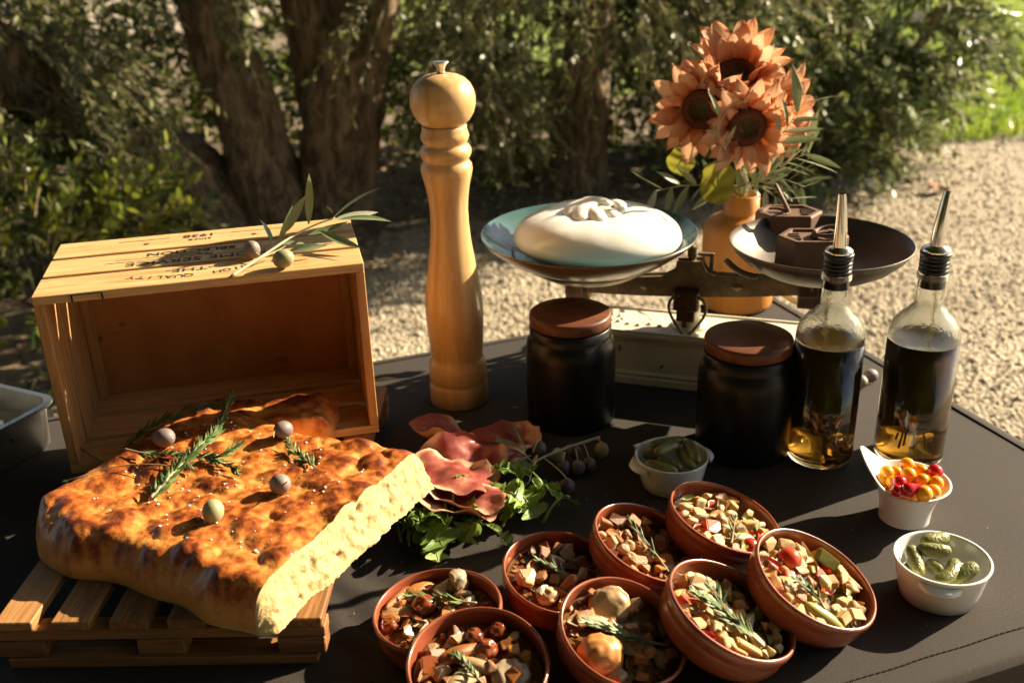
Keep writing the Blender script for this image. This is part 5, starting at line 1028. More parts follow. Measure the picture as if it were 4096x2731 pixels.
MT['cap_brown'] = mat('cap_brown', (0.27, 0.070, 0.016), (0.16, 0.036, 0.010), rough=.14, nscale=40, rand=.4, coat=.8)
MT['cap_orange'] = mat('cap_orange', (0.58, 0.27, 0.085), (0.44, 0.17, 0.045), rough=.34, nscale=26, lo=.3, hi=.7, coat=.25, bump=.25, bscale=60, bdist=.003)
MT['mush_pale'] = mat('mush_pale', (0.55, 0.37, 0.20), (0.38, 0.22, 0.10), rough=.36, nscale=45, rand=.4, lo=.3, hi=.7, coat=.3, bump=.3, bscale=120, bdist=.0015, sss=.15, sssd=.002)
MT['mush_grey'] = mat('mush_grey', (0.36, 0.27, 0.18), (0.25, 0.17, 0.10), rough=.4, nscale=45, lo=.3, hi=.7, coat=.25, sss=.1, sssd=.002)
MT['sauce'] = mat('sauce', (0.11, 0.045, 0.015), (0.16, 0.075, 0.028), rough=.08, nscale=30, coat=.8)
MT['sauce_light'] = mat('sauce_light', (0.34, 0.22, 0.09), (0.26, 0.15, 0.06), rough=.1, nscale=40, coat=.7)
def dice_mesh(i, r):
    bm = bmesh.new(); bmesh.ops.create_cube(bm, size=1)
    for v in bm.verts: v.co = Vector((v.co.x*r.uniform(.8, 1.3), v.co.y*r.uniform(.7, 1.1), v.co.z*r.uniform(.6, 1.0))) + Vector((r.uniform(-.14, .14), r.uniform(-.14, .14), r.uniform(-.14, .14)))
    bmesh.ops.bevel(bm, geom=bm.edges[:], offset=.07, segments=2, affect='EDGES'); me = bpy.data.meshes.new('dice_%d' % i); bm.to_mesh(me); bm.free(); return me
def hull_mesh(i, r):
    bm = bmesh.new(); pts = []
    for _ in range(11):
        v = Vector((r.uniform(-1, 1), r.uniform(-1, 1), r.uniform(-1, 1))); v /= max(abs(v.x), abs(v.y), abs(v.z)); pts.append(bm.verts.new((v.x*.62, v.y*.48, v.z*.40)))
    res = bmesh.ops.convex_hull(bm, input=pts); bmesh.ops.delete(bm, geom=[e for e in bm.verts if not e.link_faces], context='VERTS')
    bmesh.ops.bevel(bm, geom=bm.edges[:], offset=.05, segments=2, affect='EDGES'); me = bpy.data.meshes.new('chunk_%d' % i); bm.to_mesh(me); bm.free(); return me
def bean_mesh(i, r, e=1.5):
    mb = MB(); b = r.uniform(-.3, .3); mb.add([(v.x*e, v.y*.8 + b*v.x*v.x, v.z*.75*(1+.2*mnoise.noise(v*2+Vector((i, 0, 0))))) for v in ICO2[0]], ICO2[1]); return mb.mesh('bean_%d' % i)
def slice_mesh(i, r):
    mb = MB(); a0 = r.uniform(0, 6)
    def fn(u, v):
        s = (v-.5)*2; return (u*2-1, s*.45*math.sin(math.pi*(.1+.85*u)), .25*math.sin(u*3+a0)+.25*s*s)
    mb.grid(fn, 8, 4); mb.grid(lambda u, v: (lambda p: (p[0], p[1], p[2]-.12))(fn(u, 1-v)), 8, 4); return mb.mesh('slice_%d' % i)
rp_ = random.Random(3); SHP = {'dice': [dice_mesh(i, rp_) for i in range(7)], 'bean': [bean_mesh(i, rp_) for i in range(5)], 'hull': [hull_mesh(i, rp_) for i in range(8)], 'slice': [slice_mesh(i, rp_) for i in range(4)]}
MESHV = {}
def piece_mesh(kind, m, r):
    k = (kind, m, r.randrange(len(SHP[kind])))
    if k not in MESHV: me = SHP[kind][k[2]].copy(); me.materials.clear(); me.materials.append(MT[m]); me.name = '%s_%s' % (kind, m); MESHV[k] = me
    return MESHV[k]
NAMES = {'dice': ('vegetable_cube', 'vegetable'), 'hull': ('vegetable_chunk', 'vegetable'), 'bean': ('white_bean', 'bean'), 'slice': ('vegetable_slice', 'vegetable')}
WORD = {'potato': 'yellow', 'veg_cream': 'cream', 'veg_green': 'green', 'veg_red': 'red', 'veg_brown': 'brown', 'caramel': 'golden', 'mush_pale': 'pale', 'mush_grey': 'grey'}
def place_piece(dk, lx, ly, lz, s, kind, m, r, name=None, label=None):
    o = obj(name or NAMES[kind][0], piece_mesh(kind, m, r), None)
    o.matrix_world = DM[dk] @ Matrix.Translation((lx, ly, lz)) @ Matrix.Rotation(r.uniform(0, 6.28), 4, 'Z') @ Matrix.Rotation(r.uniform(-.7, .7), 4, 'X') @ Matrix.Diagonal((s, s, s, 1))
    noun = {'dice': 'chopped cube', 'hull': 'chopped chunk', 'bean': 'rounded piece', 'slice': 'curled slice'}[kind]
    rr = math.hypot(lx, ly)/DISH[dk][2]; zone = 'in the middle' if rr < .28 else 'at the ' + ('right', 'back right', 'back', 'back left', 'left', 'front left', 'front', 'front right')[int((math.atan2(ly, lx)+math.pi/8) % (2*math.pi)//(math.pi/4))]
    return tag(o, label or ('%s %s %s %s' % (WORD[m], noun, zone, DSH[dk])), NAMES[kind][1], 'small pieces ' + DSH[dk])
RECIPE = {'A': [('hull', 'mush_grey', 6), ('bean', 'mush_pale', 3), ('hull', 'caramel', 6), ('slice', 'veg_brown', 8), ('hull', 'mush_pale', 5)],
          'B': [('dice', 'caramel', 7), ('hull', 'mush_pale', 6), ('slice', 'veg_brown', 8), ('hull', 'veg_brown', 9)],
          'C': [('dice', 'caramel', 7), ('hull', 'mush_grey', 6), ('slice', 'veg_brown', 6), ('hull', 'veg_brown', 9)],
          'D': [('dice', 'caramel', 9), ('hull', 'mush_grey', 6), ('slice', 'veg_brown', 6), ('hull', 'veg_brown', 9)],
          'E': [('hull', 'caramel', 13), ('bean', 'mush_pale', 5), ('dice', 'veg_brown', 9), ('slice', 'veg_brown', 6)],
          'F': [('bean', 'veg_cream', 10), ('hull', 'veg_cream', 10), ('dice', 'potato', 9), ('slice', 'veg_green', 4), ('slice', 'veg_red', 5), ('hull', 'caramel', 5)],
          'G': [('dice', 'potato', 15), ('hull', 'potato', 8), ('hull', 'veg_cream', 10), ('bean', 'veg_cream', 4), ('slice', 'veg_green', 5), ('slice', 'veg_red', 4), ('hull', 'caramel', 6), ('slice', 'veg_cream', 5)],
          'H': [('dice', 'potato', 15), ('hull', 'potato', 8), ('hull', 'veg_cream', 9), ('slice', 'veg_green', 5), ('slice', 'veg_cream', 7), ('hull', 'caramel', 9), ('slice', 'veg_red', 3)]}
for dk, rec in RECIPE.items():
    R = DISH[dk][2]; r = random.Random(ord(dk)*3+1); light = dk in 'FGH'
    # cooking juice and finely chopped bits under the pieces
    mb = MB(); zs = .0168 if light else .0170
    mb.grid(lambda u, v: (u*R*.906*math.cos(2*math.pi*v), u*R*.906*math.sin(2*math.pi*v), zs + .0009*mnoise.noise(Vector((u*6*math.cos(2*math.pi*v), u*6*math.sin(2*math.pi*v), ord(dk))))*(1-u)), 10, 48)
    o = mb.build('cooking_juice', MT['sauce_light' if light else 'sauce']); o.matrix_world = DM[dk]; tag(o, ('pale' if light else 'dark brown') + ' cooking juice ' + DSH[dk], 'sauce', None, 'stuff')
    mb = MB()
    for _ in range(120):
        a, q = r.uniform(0, 6.28), R*.86*math.sqrt(r.random()); s = r.uniform(.002, .0038); mb.box((q*math.cos(a), q*math.sin(a), zs+r.uniform(-.0005, .0015)), (s*1.4, s, s), Matrix.Rotation(r.uniform(0, 3), 3, 'Z') @ Matrix.Rotation(r.uniform(-.6, .6), 3, 'X'), jit=s*.2)
    o = mb.build('chopped_bits', MT['veg_cream' if light else 'veg_brown']); o.matrix_world = DM[dk]; tag(o, 'finely chopped bits ' + DSH[dk], 'vegetable', None, 'stuff')
    todo = [(kd, m) for kd, m, cnt in rec for _ in range(cnt)]; r.shuffle(todo); done = []
    for kd, m in todo:
        for tr in range(30):
            a, q = r.uniform(0, 6.28), R*.80*math.sqrt(r.random()); x, y = q*math.cos(a), q*math.sin(a)
            if all((x-p[0])**2+(y-p[1])**2 > (.0078 - tr*.00018)**2 for p in done): break
        done.append((x, y)); s = {'dice': r.uniform(.0078, .0112), 'hull': r.uniform(.0085, .0135), 'bean': r.uniform(.0036, .0052), 'slice': r.uniform(.0058, .0085)}[kd]
        place_piece(dk, x, y, zs + .0035 + .0045*(1-(q/R)**2)*r.random() + (.0025 if light else 0), s, kd, m, r)
# larger things one can point at ------------------------------------
def mushroom(dk, p, r, m, label, ax=(0, 0, 1), stem=None, flat=.75, sm='mush_pale', name='mushroom'):
    M = DM[dk] @ Matrix.Translation(p) @ frame(ax, (1, .3, 0)); root = thing(name, label, 'mushroom', mat3=M)
    mb = MB(); v5, f5 = icos(4); sd_ = Vector((r*900, r*300, 0))
    def cap(v):
        w = 1 + .10*mnoise.noise(v*1.3+sd_) + .04*mnoise.noise(v*3.1+sd_) + (.03*math.sin(9*mnoise.noise(v*1.6+sd_))); z = v.z*r*flat if v.z > 0 else v.z*r*.28
        return (v.x*r*w, v.y*r*w*.9, z*w + r*.10*mnoise.noise(v*2.2+sd_))
    mb.add([cap(v) for v in v5], f5); mb.build('cap', MT[m], root)
    if stem:
        L, w = stem; mb = MB(); mb.tube(bez((0, 0, -r*.15), (L*.1, L*.15, -L*.6), (L*.45, L*.2, -L), 8), [w*.9, w*.85, w*.85, w*.9, w, w*1.05, w*1.1, w, w*.6], 10); mb.build('stem', MT[sm], root)
    return root
def chunk(dk, p, s, m, label, rot=(0, 0, 0), kind='dice', name='vegetable_chunk', cat='vegetable', idx=0):
    key = (kind, m, idx)
    if key not in MESHV: me = SHP[kind][idx].copy(); me.materials.clear(); me.materials.append(MT[m]); MESHV[key] = me
    o = obj(name, MESHV[key], None); from mathutils import Euler
    o.matrix_world = DM[dk] @ Matrix.Translation(p) @ Euler(rot).to_matrix().to_4x4() @ Matrix.Diagonal((*s, 1)); return tag(o, label, cat)
# A
mushroom('A', (0.0132, 0.0399, 0.0234), .0125, 'mush_grey', 'long club shaped grey brown mushroom against the back of the dish', (.95, .25, .25), (.034, .0075), .9, 'mush_grey')
mushroom('A', (-0.0130, 0.0153, 0.0211), .0105, 'cap_brown', 'shiny red brown mushroom cap in the middle of the dish nearest the pallet', (.2, -.2, 1), (.012, .005), 1.0)
mushroom('A', (-0.0407, -0.0024, 0.0179), .0085, 'cap_brown', 'shiny orange brown cap against the left wall of the dish nearest the pallet', (-.3, -.2, 1), None, .9)
chunk('A', (-0.0330, 0.0305, 0.0218), (.0170, .0055, .0060), 'caramel', 'curved golden mushroom stem at the left of the dish nearest the pallet', (0, .2, 1.1), 'bean', 'mushroom_piece', 'mushroom', 1)
chunk('A', (-0.0324, 0.0127, 0.0203), (.0125, .0075, .006), 'mush_pale', 'torn pale mushroom piece below the curved stem', (.2, .1, .3), 'bean', 'mushroom_piece', 'mushroom', 2)
chunk('A', (-0.0242, -0.0123, 0.0179), (.0150, .0080, .006), 'mush_pale', 'folded pale oyster mushroom near the front of the dish nearest the pallet', (.1, 0, .9), 'slice', 'mushroom_piece', 'mushroom', 3)
chunk('A', (-0.0173, 0.0377, 0.0218), (.010, .008, .006), 'caramel', 'golden mushroom chunk just behind the rosemary in the dish nearest the pallet', (.3, .1, .4), 'bean', 'mushroom_piece', 'mushroom', 0)
# B
mushroom('B', (-0.0039, 0.0281, 0.0234), .0080, 'cap_brown', 'glossy dark brown cap standing on its stem in the bottom dish', (.1, .1, 1), (.010, .004), 1.1)
mushroom('B', (0.0062, 0.0187, 0.0218), .0090, 'cap_brown', 'glossy brown cap lying tilted beside the standing one', (.6, -.3, .7), (.010, .004), 1.0)
mushroom('B', (0.0150, 0.0359, 0.0218), .0070, 'cap_brown', 'small glossy cap at the shaded back wall of the bottom dish', (.3, .3, .8), None, 1.1)
chunk('B', (-0.0162, 0.0259, 0.0242), (.011, .010, .011), 'caramel', 'golden square chunk at the back of the bottom dish', (.5, .3, .7), idx=1)
chunk('B', (-0.0140, 0.0147, 0.0226), (.013, .0085, .008), 'caramel', 'plump golden mushroom lump in the middle of the bottom dish', (0, 0, .4), 'bean', 'mushroom_piece', 'mushroom', 3)
chunk('B', (-0.0006, 0.0032, 0.0226), (.011, .007, .007), 'mush_pale', 'ochre mushroom piece right of the rosemary in the bottom dish', (0, .1, -.3), 'bean', 'mushroom_piece', 'mushroom', 1)
chunk('B', (-0.0313, 0.0025, 0.0211), (.021, .019, .008), 'cap_brown', 'broad glossy brown slab at the left of the bottom dish', (.25, .2, .3), 'dice', 'mushroom_piece', 'mushroom', 3)
chunk('B', (0.0125, 0.0034, 0.0211), (.0055, .016, .004), 'cap_brown', 'dark curved mushroom rim on edge in the bottom dish', (1.2, 0, .4), 'slice', 'mushroom_piece', 'mushroom', 0)
mushroom('B', (0.0248, -0.0041, 0.0203), .0155, 'mush_grey', 'large pale mushroom cap seen from below in the shade of the bottom dish', (.1, -.1, 1), None, .35)
chunk('B', (-0.0324, 0.0144, 0.0234), (.013, .006, .010), 'caramel', 'folded golden strip against the left wall of the bottom dish', (.6, .2, .2), 'dice', 'mushroom_piece', 'mushroom', 5)
chunk('B', (-0.0114, -0.0099, 0.0234), (.013, .010, .006), 'veg_cream', 'cream mushroom slice under the rosemary of the bottom dish', (.2, .1, .8), 'bean', 'mushroom_piece', 'mushroom', 4)
# C
chunk('C', (-0.0283, -0.0061, 0.0242), (.017, .015, .010), 'caramel', 'large square toasted chunk at the left of the dish by the rocket', (.35, .3, .5), idx=2)
chunk('C', (-0.0283, -0.0153, 0.0281), (.008, .007, .006), 'potato', 'yellow piece sitting on the large toasted chunk', (.2, .4, .2), idx=4)
mushroom('C', (-0.0005, -0.0162, 0.0218), .0075, 'caramel', 'shiny orange mushroom with its stem up at the front of the dish', (-.3, -.5, -.7), (.016, .0042), .9, 'caramel')
mushroom('C', (-0.0115, -0.0217, 0.0203), .0095, 'mush_pale', 'pale mushroom cap beside the orange one at the front rim', (-.3, -.2, 1), None, .6)
chunk('C', (-0.0025, 0.0189, 0.0211), (.010, .009, .009), 'mush_grey', 'grey mushroom chunk behind the rosemary of the dish by the rocket', (.3, .3, .3), 'dice', 'mushroom_piece', 'mushroom', 0)
chunk('C', (0.0179, 0.0181, 0.0187), (.016, .010, .006), 'veg_brown', 'dark curled mushroom piece in the shaded half of the dish by the rocket', (.2, 0, .2), 'slice', 'mushroom_piece', 'mushroom', 1)
# D
mushroom('D', (-0.0190, -0.0215, 0.0226), .0180, 'cap_orange', 'large round wrinkled orange mushroom cap', (-.25, -.35, .9), None, .85)
mushroom('D', (-0.0081, 0.0242, 0.0257), .0165, 'mush_pale', 'broad pale mushroom cap slice standing at the back of the dish', (-.2, -.55, .8), (.022, .0062), .30)
chunk('D', (-0.0347, 0.0082, 0.0226), (.010, .012, .007), 'mush_pale', 'torn pale mushroom edge left of the rosemary in the dish with the large cap', (.4, .2, .4), 'slice', 'mushroom_piece', 'mushroom', 2)
chunk('D', (-0.0142, 0.0088, 0.0218), (.014, .007, .007), 'mush_pale', 'pale mushroom stem under the rosemary in the dish with the large cap', (0, .1, -.1), 'bean', 'mushroom_piece', 'mushroom', 1)
chunk('D', (-0.0067, -0.0400, 0.0218), (.010, .008, .007), 'veg_red', 'red orange cube at the front rim of the dish with the large cap', (.3, .2, .6), idx=6)
chunk('D', (0.0085, 0.0169, 0.0203), (.016, .012, .007), 'mush_grey', 'greyish mushroom flap in the shade behind the rosemary of the dish', (.3, .1, .3), 'slice', 'mushroom_piece', 'mushroom', 3)
# E
mushroom('E', (-0.0191, -0.0074, 0.0242), .0062, 'mush_pale', 'small round pale mushroom at the front left of the dish', (-.3, -.3, .9), (.008, .003), 1.0)
mushroom('E', (-0.0243, -0.0140, 0.0242), .0055, 'mush_pale', 'tiny pale mushroom touching the small round one', (-.5, -.3, .8), None, 1.0)
chunk('E', (-0.0314, -0.0062, 0.0242), (.0125, .009, .008), 'mush_pale', 'torn pale meaty mushroom piece by the left wall', (.3, .4, .9), 'dice', 'mushroom_piece', 'mushroom', 4)
mushroom('E', (-0.0183, -0.0205, 0.0218), .0062, 'mush_pale', 'round pale mushroom button under the torn piece near the front wall', (-.2, -.2, 1), None, 1.0)
chunk('E', (-0.0063, -0.0254, 0.0211), (.013, .0065, .007), 'caramel', 'orange wedge at the front wall left of the rosemary stalk', (.2, .1, -.7), idx=2)
mushroom('E', (0.0174, -0.0145, 0.0211), .0085, 'mush_grey', 'flat round cap right of the rosemary stalk in the shade', (.1, -.2, 1), None, .4)
# F
chunk('F', (-0.0148, -0.0189, 0.0257), (.016, .014, .009), 'veg_red', 'bright red roasted pepper piece in the dish touching the shaded ramekin', (.4, .2, .4), idx=3)
chunk('F', (-0.0047, 0.0035, 0.0265), (.014, .010, .007), 'caramel', 'orange roasted skin behind the red pepper piece', (.5, .2, .6), 'slice', idx=1)
tm = tomato(tuple(DM['F'] @ Vector((0.0194, -0.0294, 0.0226))), 'orange red cherry tomato at the front rim of the dish touching the shaded ramekin', .0085, MT['veg_red'])
chunk('F', (0.0334, 0.0032, 0.0242), (.0055, .015, .005), 'veg_green', 'yellow green courgette wedge standing at the right', (.5, 0, .25), idx=0)
chunk('F', (0.0141, -0.0209, 0.0234), (.0085, .0080, .008), 'veg_cream', 'large cream bean near the front right of the dish', (0, 0, .3), 'bean', idx=2)
# G
chunk('G', (-0.0235, 0.0200, 0.0281), (.018, .010, .010), 'mush_pale', 'flat toasted mushroom slice at the back left of the dish under long rosemary', (.6, .1, .1), 'dice', 'mushroom_piece', 'mushroom', 3)
chunk('G', (-0.0393, -0.0011, 0.0257), (.010, .009, .008), 'veg_red', 'red pepper piece at the left wall of the dish under long rosemary', (.3, .2, .6), idx=5)
chunk('G', (0.0063, -0.0337, 0.0250), (.018, .0095, .009), 'potato', 'long cream potato block at the front of the dish under long rosemary', (.15, .1, -.25), idx=1)
chunk('G', (-0.0090, -0.0363, 0.0250), (.012, .010, .009), 'potato', 'smaller potato block left of the long one', (.3, .2, .5), idx=4)
chunk('G', (-0.0181, -0.0223, 0.0257), (.010, .011, .010), 'veg_cream', 'cream cube with a red edge above the front wall', (.4, .3, .2), idx=6)
chunk('G', (-0.0077, -0.0448, 0.0242), (.018, .006, .004), 'caramel', 'dried tan leaf curled along the front wall', (.3, 0, -.4), 'slice', 'bay_leaf_piece', 'herb', 2)
# H
tomato(tuple(DM['H'] @ Vector((-0.0178, 0.0180, 0.0265))), 'whole red cherry tomato at the back left of the rightmost dish', .0105, MT['veg_red'], 0, (.4, .3, 0))
chunk('H', (-0.0280, 0.0012, 0.0250), (.017, .009, .008), 'veg_red', 'wet red tomato skin in front of the whole cherry tomato', (.3, .3, -.4), 'slice', 'tomato_piece', 'tomato', 1)
chunk('H', (-0.0225, -0.0021, 0.0257), (.011, .010, .009), 'veg_red', 'bright red tomato flesh touching the rosemary in the rightmost dish', (.3, .2, .4), 'dice', 'tomato_piece', 'tomato', 4)
chunk('H', (0.0204, 0.0303, 0.0265), (.017, .015, .009), 'veg_green', 'dark green pepper square against the back wall of the rightmost dish', (.9, .1, -.3), idx=1)
chunk('H', (0.0067, 0.0234, 0.0265), (.019, .006, .005), 'veg_cream', 'translucent onion strip leaning against the green pepper', (.4, .2, -1.1), 'slice', idx=0)
chunk('H', (-0.0008, 0.0344, 0.0250), (.011, .010, .009), 'potato', 'shaded potato cube behind the cherry tomato', (.4, .2, .3), idx=2)
chunk('H', (0.0368, 0.0053, 0.0257), (.010, .0095, .009), 'potato', 'potato cube at the far right of the rightmost dish', (.3, .3, .2), idx=5)
chunk('H', (0.0318, -0.0168, 0.0257), (.013, .007, .011), 'mush_pale', 'brown edged mushroom slice standing near the right wall', (.2, .5, .6), 'dice', 'mushroom_piece', 'mushroom', 4)
chunk('H', (0.0006, -0.0359, 0.0250), (.014, .0075, .006), 'veg_green', 'green courgette chunk at the front wall of the rightmost dish', (.2, .2, -.3), 'bean', idx=3)
chunk('H', (0.0063, 0.0151, 0.0257), (.012, .008, .003), 'veg_green', 'thin yellow green pepper square in the middle of the rightmost dish', (.3, .2, .3), idx=6)
def drm(k, label, pts, n, ll, seed, r0=.0011, br=()):
    return rosemary('rosemary_sprig', label, [DM[k] @ Vector(p) for p in pts], n, ll, .0010, r0, seed, None, [([DM[k] @ Vector(p) for p in bp_], nn) for bp_, nn in br], .15)
drm('A', 'rosemary sprig across the dish nearest the pallet', [(0.0315, 0.0073, 0.0265), (0.0119, 0.0112, 0.0281), (-0.0083, 0.0183, 0.0281), (-0.0255, 0.0224, 0.0289)], 46, .014, 31)
drm('B', 'rosemary tip in the dish cut off by the bottom edge', [(0.0035, -0.0169, 0.0281), (-0.0039, -0.0091, 0.0296), (-0.0115, 0.0017, 0.0296), (-0.0172, 0.0082, 0.0296)], 30, .013, 32)
drm('C', 'rosemary tip in the dish next to the rocket leaves', [(0.0102, -0.0108, 0.0265), (0.0000, -0.0017, 0.0296), (-0.0101, 0.0036, 0.0296), (-0.0212, 0.0098, 0.0312)], 22, .013, 33)
drm('D', 'rosemary sprig behind the large round mushroom cap', [(0.0370, -0.0046, 0.0234), (0.0131, -0.0050, 0.0265), (-0.0084, -0.0010, 0.0296), (-0.0316, 0.0010, 0.0328)], 62, .016, 34, .0013)
drm('E', 'rosemary tip with a bare red stalk in the dish left of the tomato topped one', [(0.0143, -0.0292, 0.0250), (0.0035, -0.0128, 0.0281), (-0.0093, 0.0052, 0.0312), (-0.0183, 0.0144, 0.0343)], 20, .014, 35)
drm('F', 'small upright rosemary tip beside the red pepper piece', [(-0.0021, -0.0389, 0.0281), (0.0014, -0.0255, 0.0312), (0.0047, -0.0098, 0.0359)], 9, .014, 36)
drm('G', 'long thick rosemary sprig across the dish of diced vegetables', [(0.0215, -0.0301, 0.0281), (0.0039, -0.0191, 0.0312), (-0.0139, -0.0080, 0.0343), (-0.0350, -0.0028, 0.0374)], 78, .017, 37, .0014, [([(-0.0122, -0.0087, 0.0343), (-0.0156, 0.0003, 0.0374), (-0.0227, 0.0064, 0.0406)], 14)])
drm('H', 'short rosemary sprig in the rightmost dish', [(-0.0014, -0.0325, 0.0296), (-0.0064, -0.0205, 0.0312), (-0.0156, -0.0155, 0.0328), (-0.0237, -0.0106, 0.0343)], 26, .013, 38)

# ================================================================== HAM, ROCKET, OLIVE BRANCH
MT['ham'] = mat('ham', (0.26, 0.050, 0.040), (0.40, 0.125, 0.088), c3=(0.66, 0.42, 0.27), rough=.33, nscale=60, detail=5, attr=True, lo=.28, hi=.50, coat=.12, transl=.18, bump=.3, bscale=150, bdist=.001)
def ham(c, label, rx, ry, rz, seed, tilt=(0, 0), fold=0.0, amp=.004, lift=.0, roll=0.0):
    root = thing('ham_slice', label, 'ham', c, 0, 'slices of cured ham'); root.rotation_euler = (tilt[0], tilt[1], rz); s_ = Vector((seed*3.1, seed*1.7, 0)); nu, nv = 34, 40
    def fn(u, v, off=0):
        th = 2*math.pi*v; q = u; sq = (abs(math.cos(th))**3.2+abs(math.sin(th))**3.2)**(-1/3.2); rr = sq*(1 + .20*mnoise.noise(Vector((math.cos(th)*1.3, math.sin(th)*1.3, seed))) + .08*mnoise.noise(Vector((math.cos(th)*4, math.sin(th)*4, seed+5))))
        x, y = rx*q*rr*math.cos(th), ry*q*rr*math.sin(th)
        z = 1.5*amp*math.sin(x*95+seed)*.7 + 1.4*amp*math.sin(y*120+x*60+seed*2)*(.4+q*.6) + .0012*math.sin(th*7+seed)*q**3 + lift*q*q + .0022*math.sin(x*210+y*90+seed)*q + .0016*mnoise.noise(Vector((x*70, y*70, seed)))
        if fold: yy = y/ry; z += fold*max(0, yy)**2; y = y - .45*ry*max(0, yy)**2
        if roll: xx = -x/rx; t = max(0, xx-.1)*2.4; z += roll*(1-math.cos(t))*1.1; x = x if t <= 0 else -(rx*.1) - roll*math.sin(t)*1.2
        e = max(0, (q-.62-.08*math.sin(th*3+seed))/.34); kf = .50*e**1.1*smoothstep(-1.1, -.1, math.cos(th+1.2+.3*seed)) - .17 + .13*mnoise.noise(Vector((x*60, y*60, seed)))
        return (x, y, z+off, kf)
    mb = MB(); mb.grid(lambda u, v: fn(.001+u*.999, v), nu, nv); mb.grid(lambda u, v: fn(.001+u*.999, 1-v, -.0007), nu, nv)
    mb.grid(lambda u, v: fn(1, v, -.0007*u), 1, nv); mb.build('meat', MT['ham'], root)
ham((-0.0302, 0.9814, 0.0140), 'back slice of cured ham spread behind the olive branch', .062, .030, R_(8), 1, (R_(6), 0), .0, .005)
ham((-0.0790, 0.9911, 0.0170), 'curled up slice of cured ham at the back left of the pile', .030, .034, R_(60), 2, (R_(12), R_(-10)), .0, .004, roll=.013)
ham((-0.0557, 0.9300, 0.0240), 'slice of cured ham folded over in the middle of the pile', .046, .034, R_(20), 3, (R_(10), 0), .022, .004)
ham((-0.0205, 0.9398, 0.0180), 'small dark slice of cured ham under the olive leaves', .030, .022, R_(-12), 4, (R_(4), 0), 0, .003)
ham((-0.0579, 0.8381, 0.0220), 'lowest front slice of cured ham with a thick fat rim, on the rocket', .042, .025, R_(-22), 5, (R_(-10), R_(4)), 0, .004, .006)
ham((-0.0474, 0.8450, 0.0270), 'narrow slice of cured ham just above the front one', .042, .022, R_(-25), 6, (R_(-8), R_(2)), 0, .004, .004)
ham((-0.0649, 0.8806, 0.0340), 'topmost broad dark red slice of cured ham with pale fat edge', .046, .038, R_(-30), 7, (R_(-8), R_(2)), 0, .003, .003)
MT['rocket'] = mat('rocket', (0.12, 0.20, 0.03), (0.30, 0.40, 0.09), rough=.45, nscale=40, rand=.5, lo=.3, hi=.7, transl=.3, bump=.3, bscale=90, bdist=.001)
MT['rocket_stem'] = mat('rocket_stem', (0.30, 0.38, 0.13), (0.24, 0.32, 0.10), rough=.5, nscale=40, transl=.2)
def rocket(p0, p1, label, w=.011, up=.012, seed=0, twist=0.0, stem=.35):
    r = random.Random(seed); p0, p1 = Vector(p0), Vector(p1); d = p1-p0; L = d.length; side = d.cross(Vector((0, 0, 1))).normalized()
    root = thing('rocket_leaf', label, 'salad leaf', tuple(p0), 0, 'rocket leaves by the ham'); bend = r.uniform(-.18, .18)*L; ph = r.uniform(0, 6)
    def spine(t): return d*t + side*(bend*math.sin(math.pi*t)) + Vector((0, 0, up*math.sin(math.pi*min(1, t*1.05))))
    def blade(u, v):
        s = (v-.5)*2; t = min(1.0, stem + (1-stem)*u + .05*abs(s)*math.sin(math.pi*u)); lob = .24 + .76*abs(math.sin(u*math.pi*3.7+.5))**.6; ww = w*lob*(.35+.75*u**.8)*(1 if u < .82 else max(.0, 1-((u-.82)/.185)**2)**.5)
        b = spine(t); tw = twist*u + .35*math.sin(u*5+ph); dirs = side*math.cos(tw) + Vector((0, 0, 1))*math.sin(tw)
        q = b + dirs*(s*ww) + Vector((0, 0, .0020*math.sin(u*13+ph+s*2.5)*abs(s) + .004*abs(s)**1.5)); return (q.x, q.y, max(q.z, -p0.z+.0012))
    mb = MB(); mb.grid(blade, 22, 8); mb.build('blade', MT['rocket'], root)
    mb = MB(); pts = [spine(i/12*.96) + Vector((0, 0, .0006)) for i in range(13)]; mb.tube([Vector((q.x, q.y, max(q.z, -p0.z+.0012))) for q in pts], [.0014*(1-.07*i) for i in range(13)], 6); mb.build('stem', MT['rocket_stem'], root)
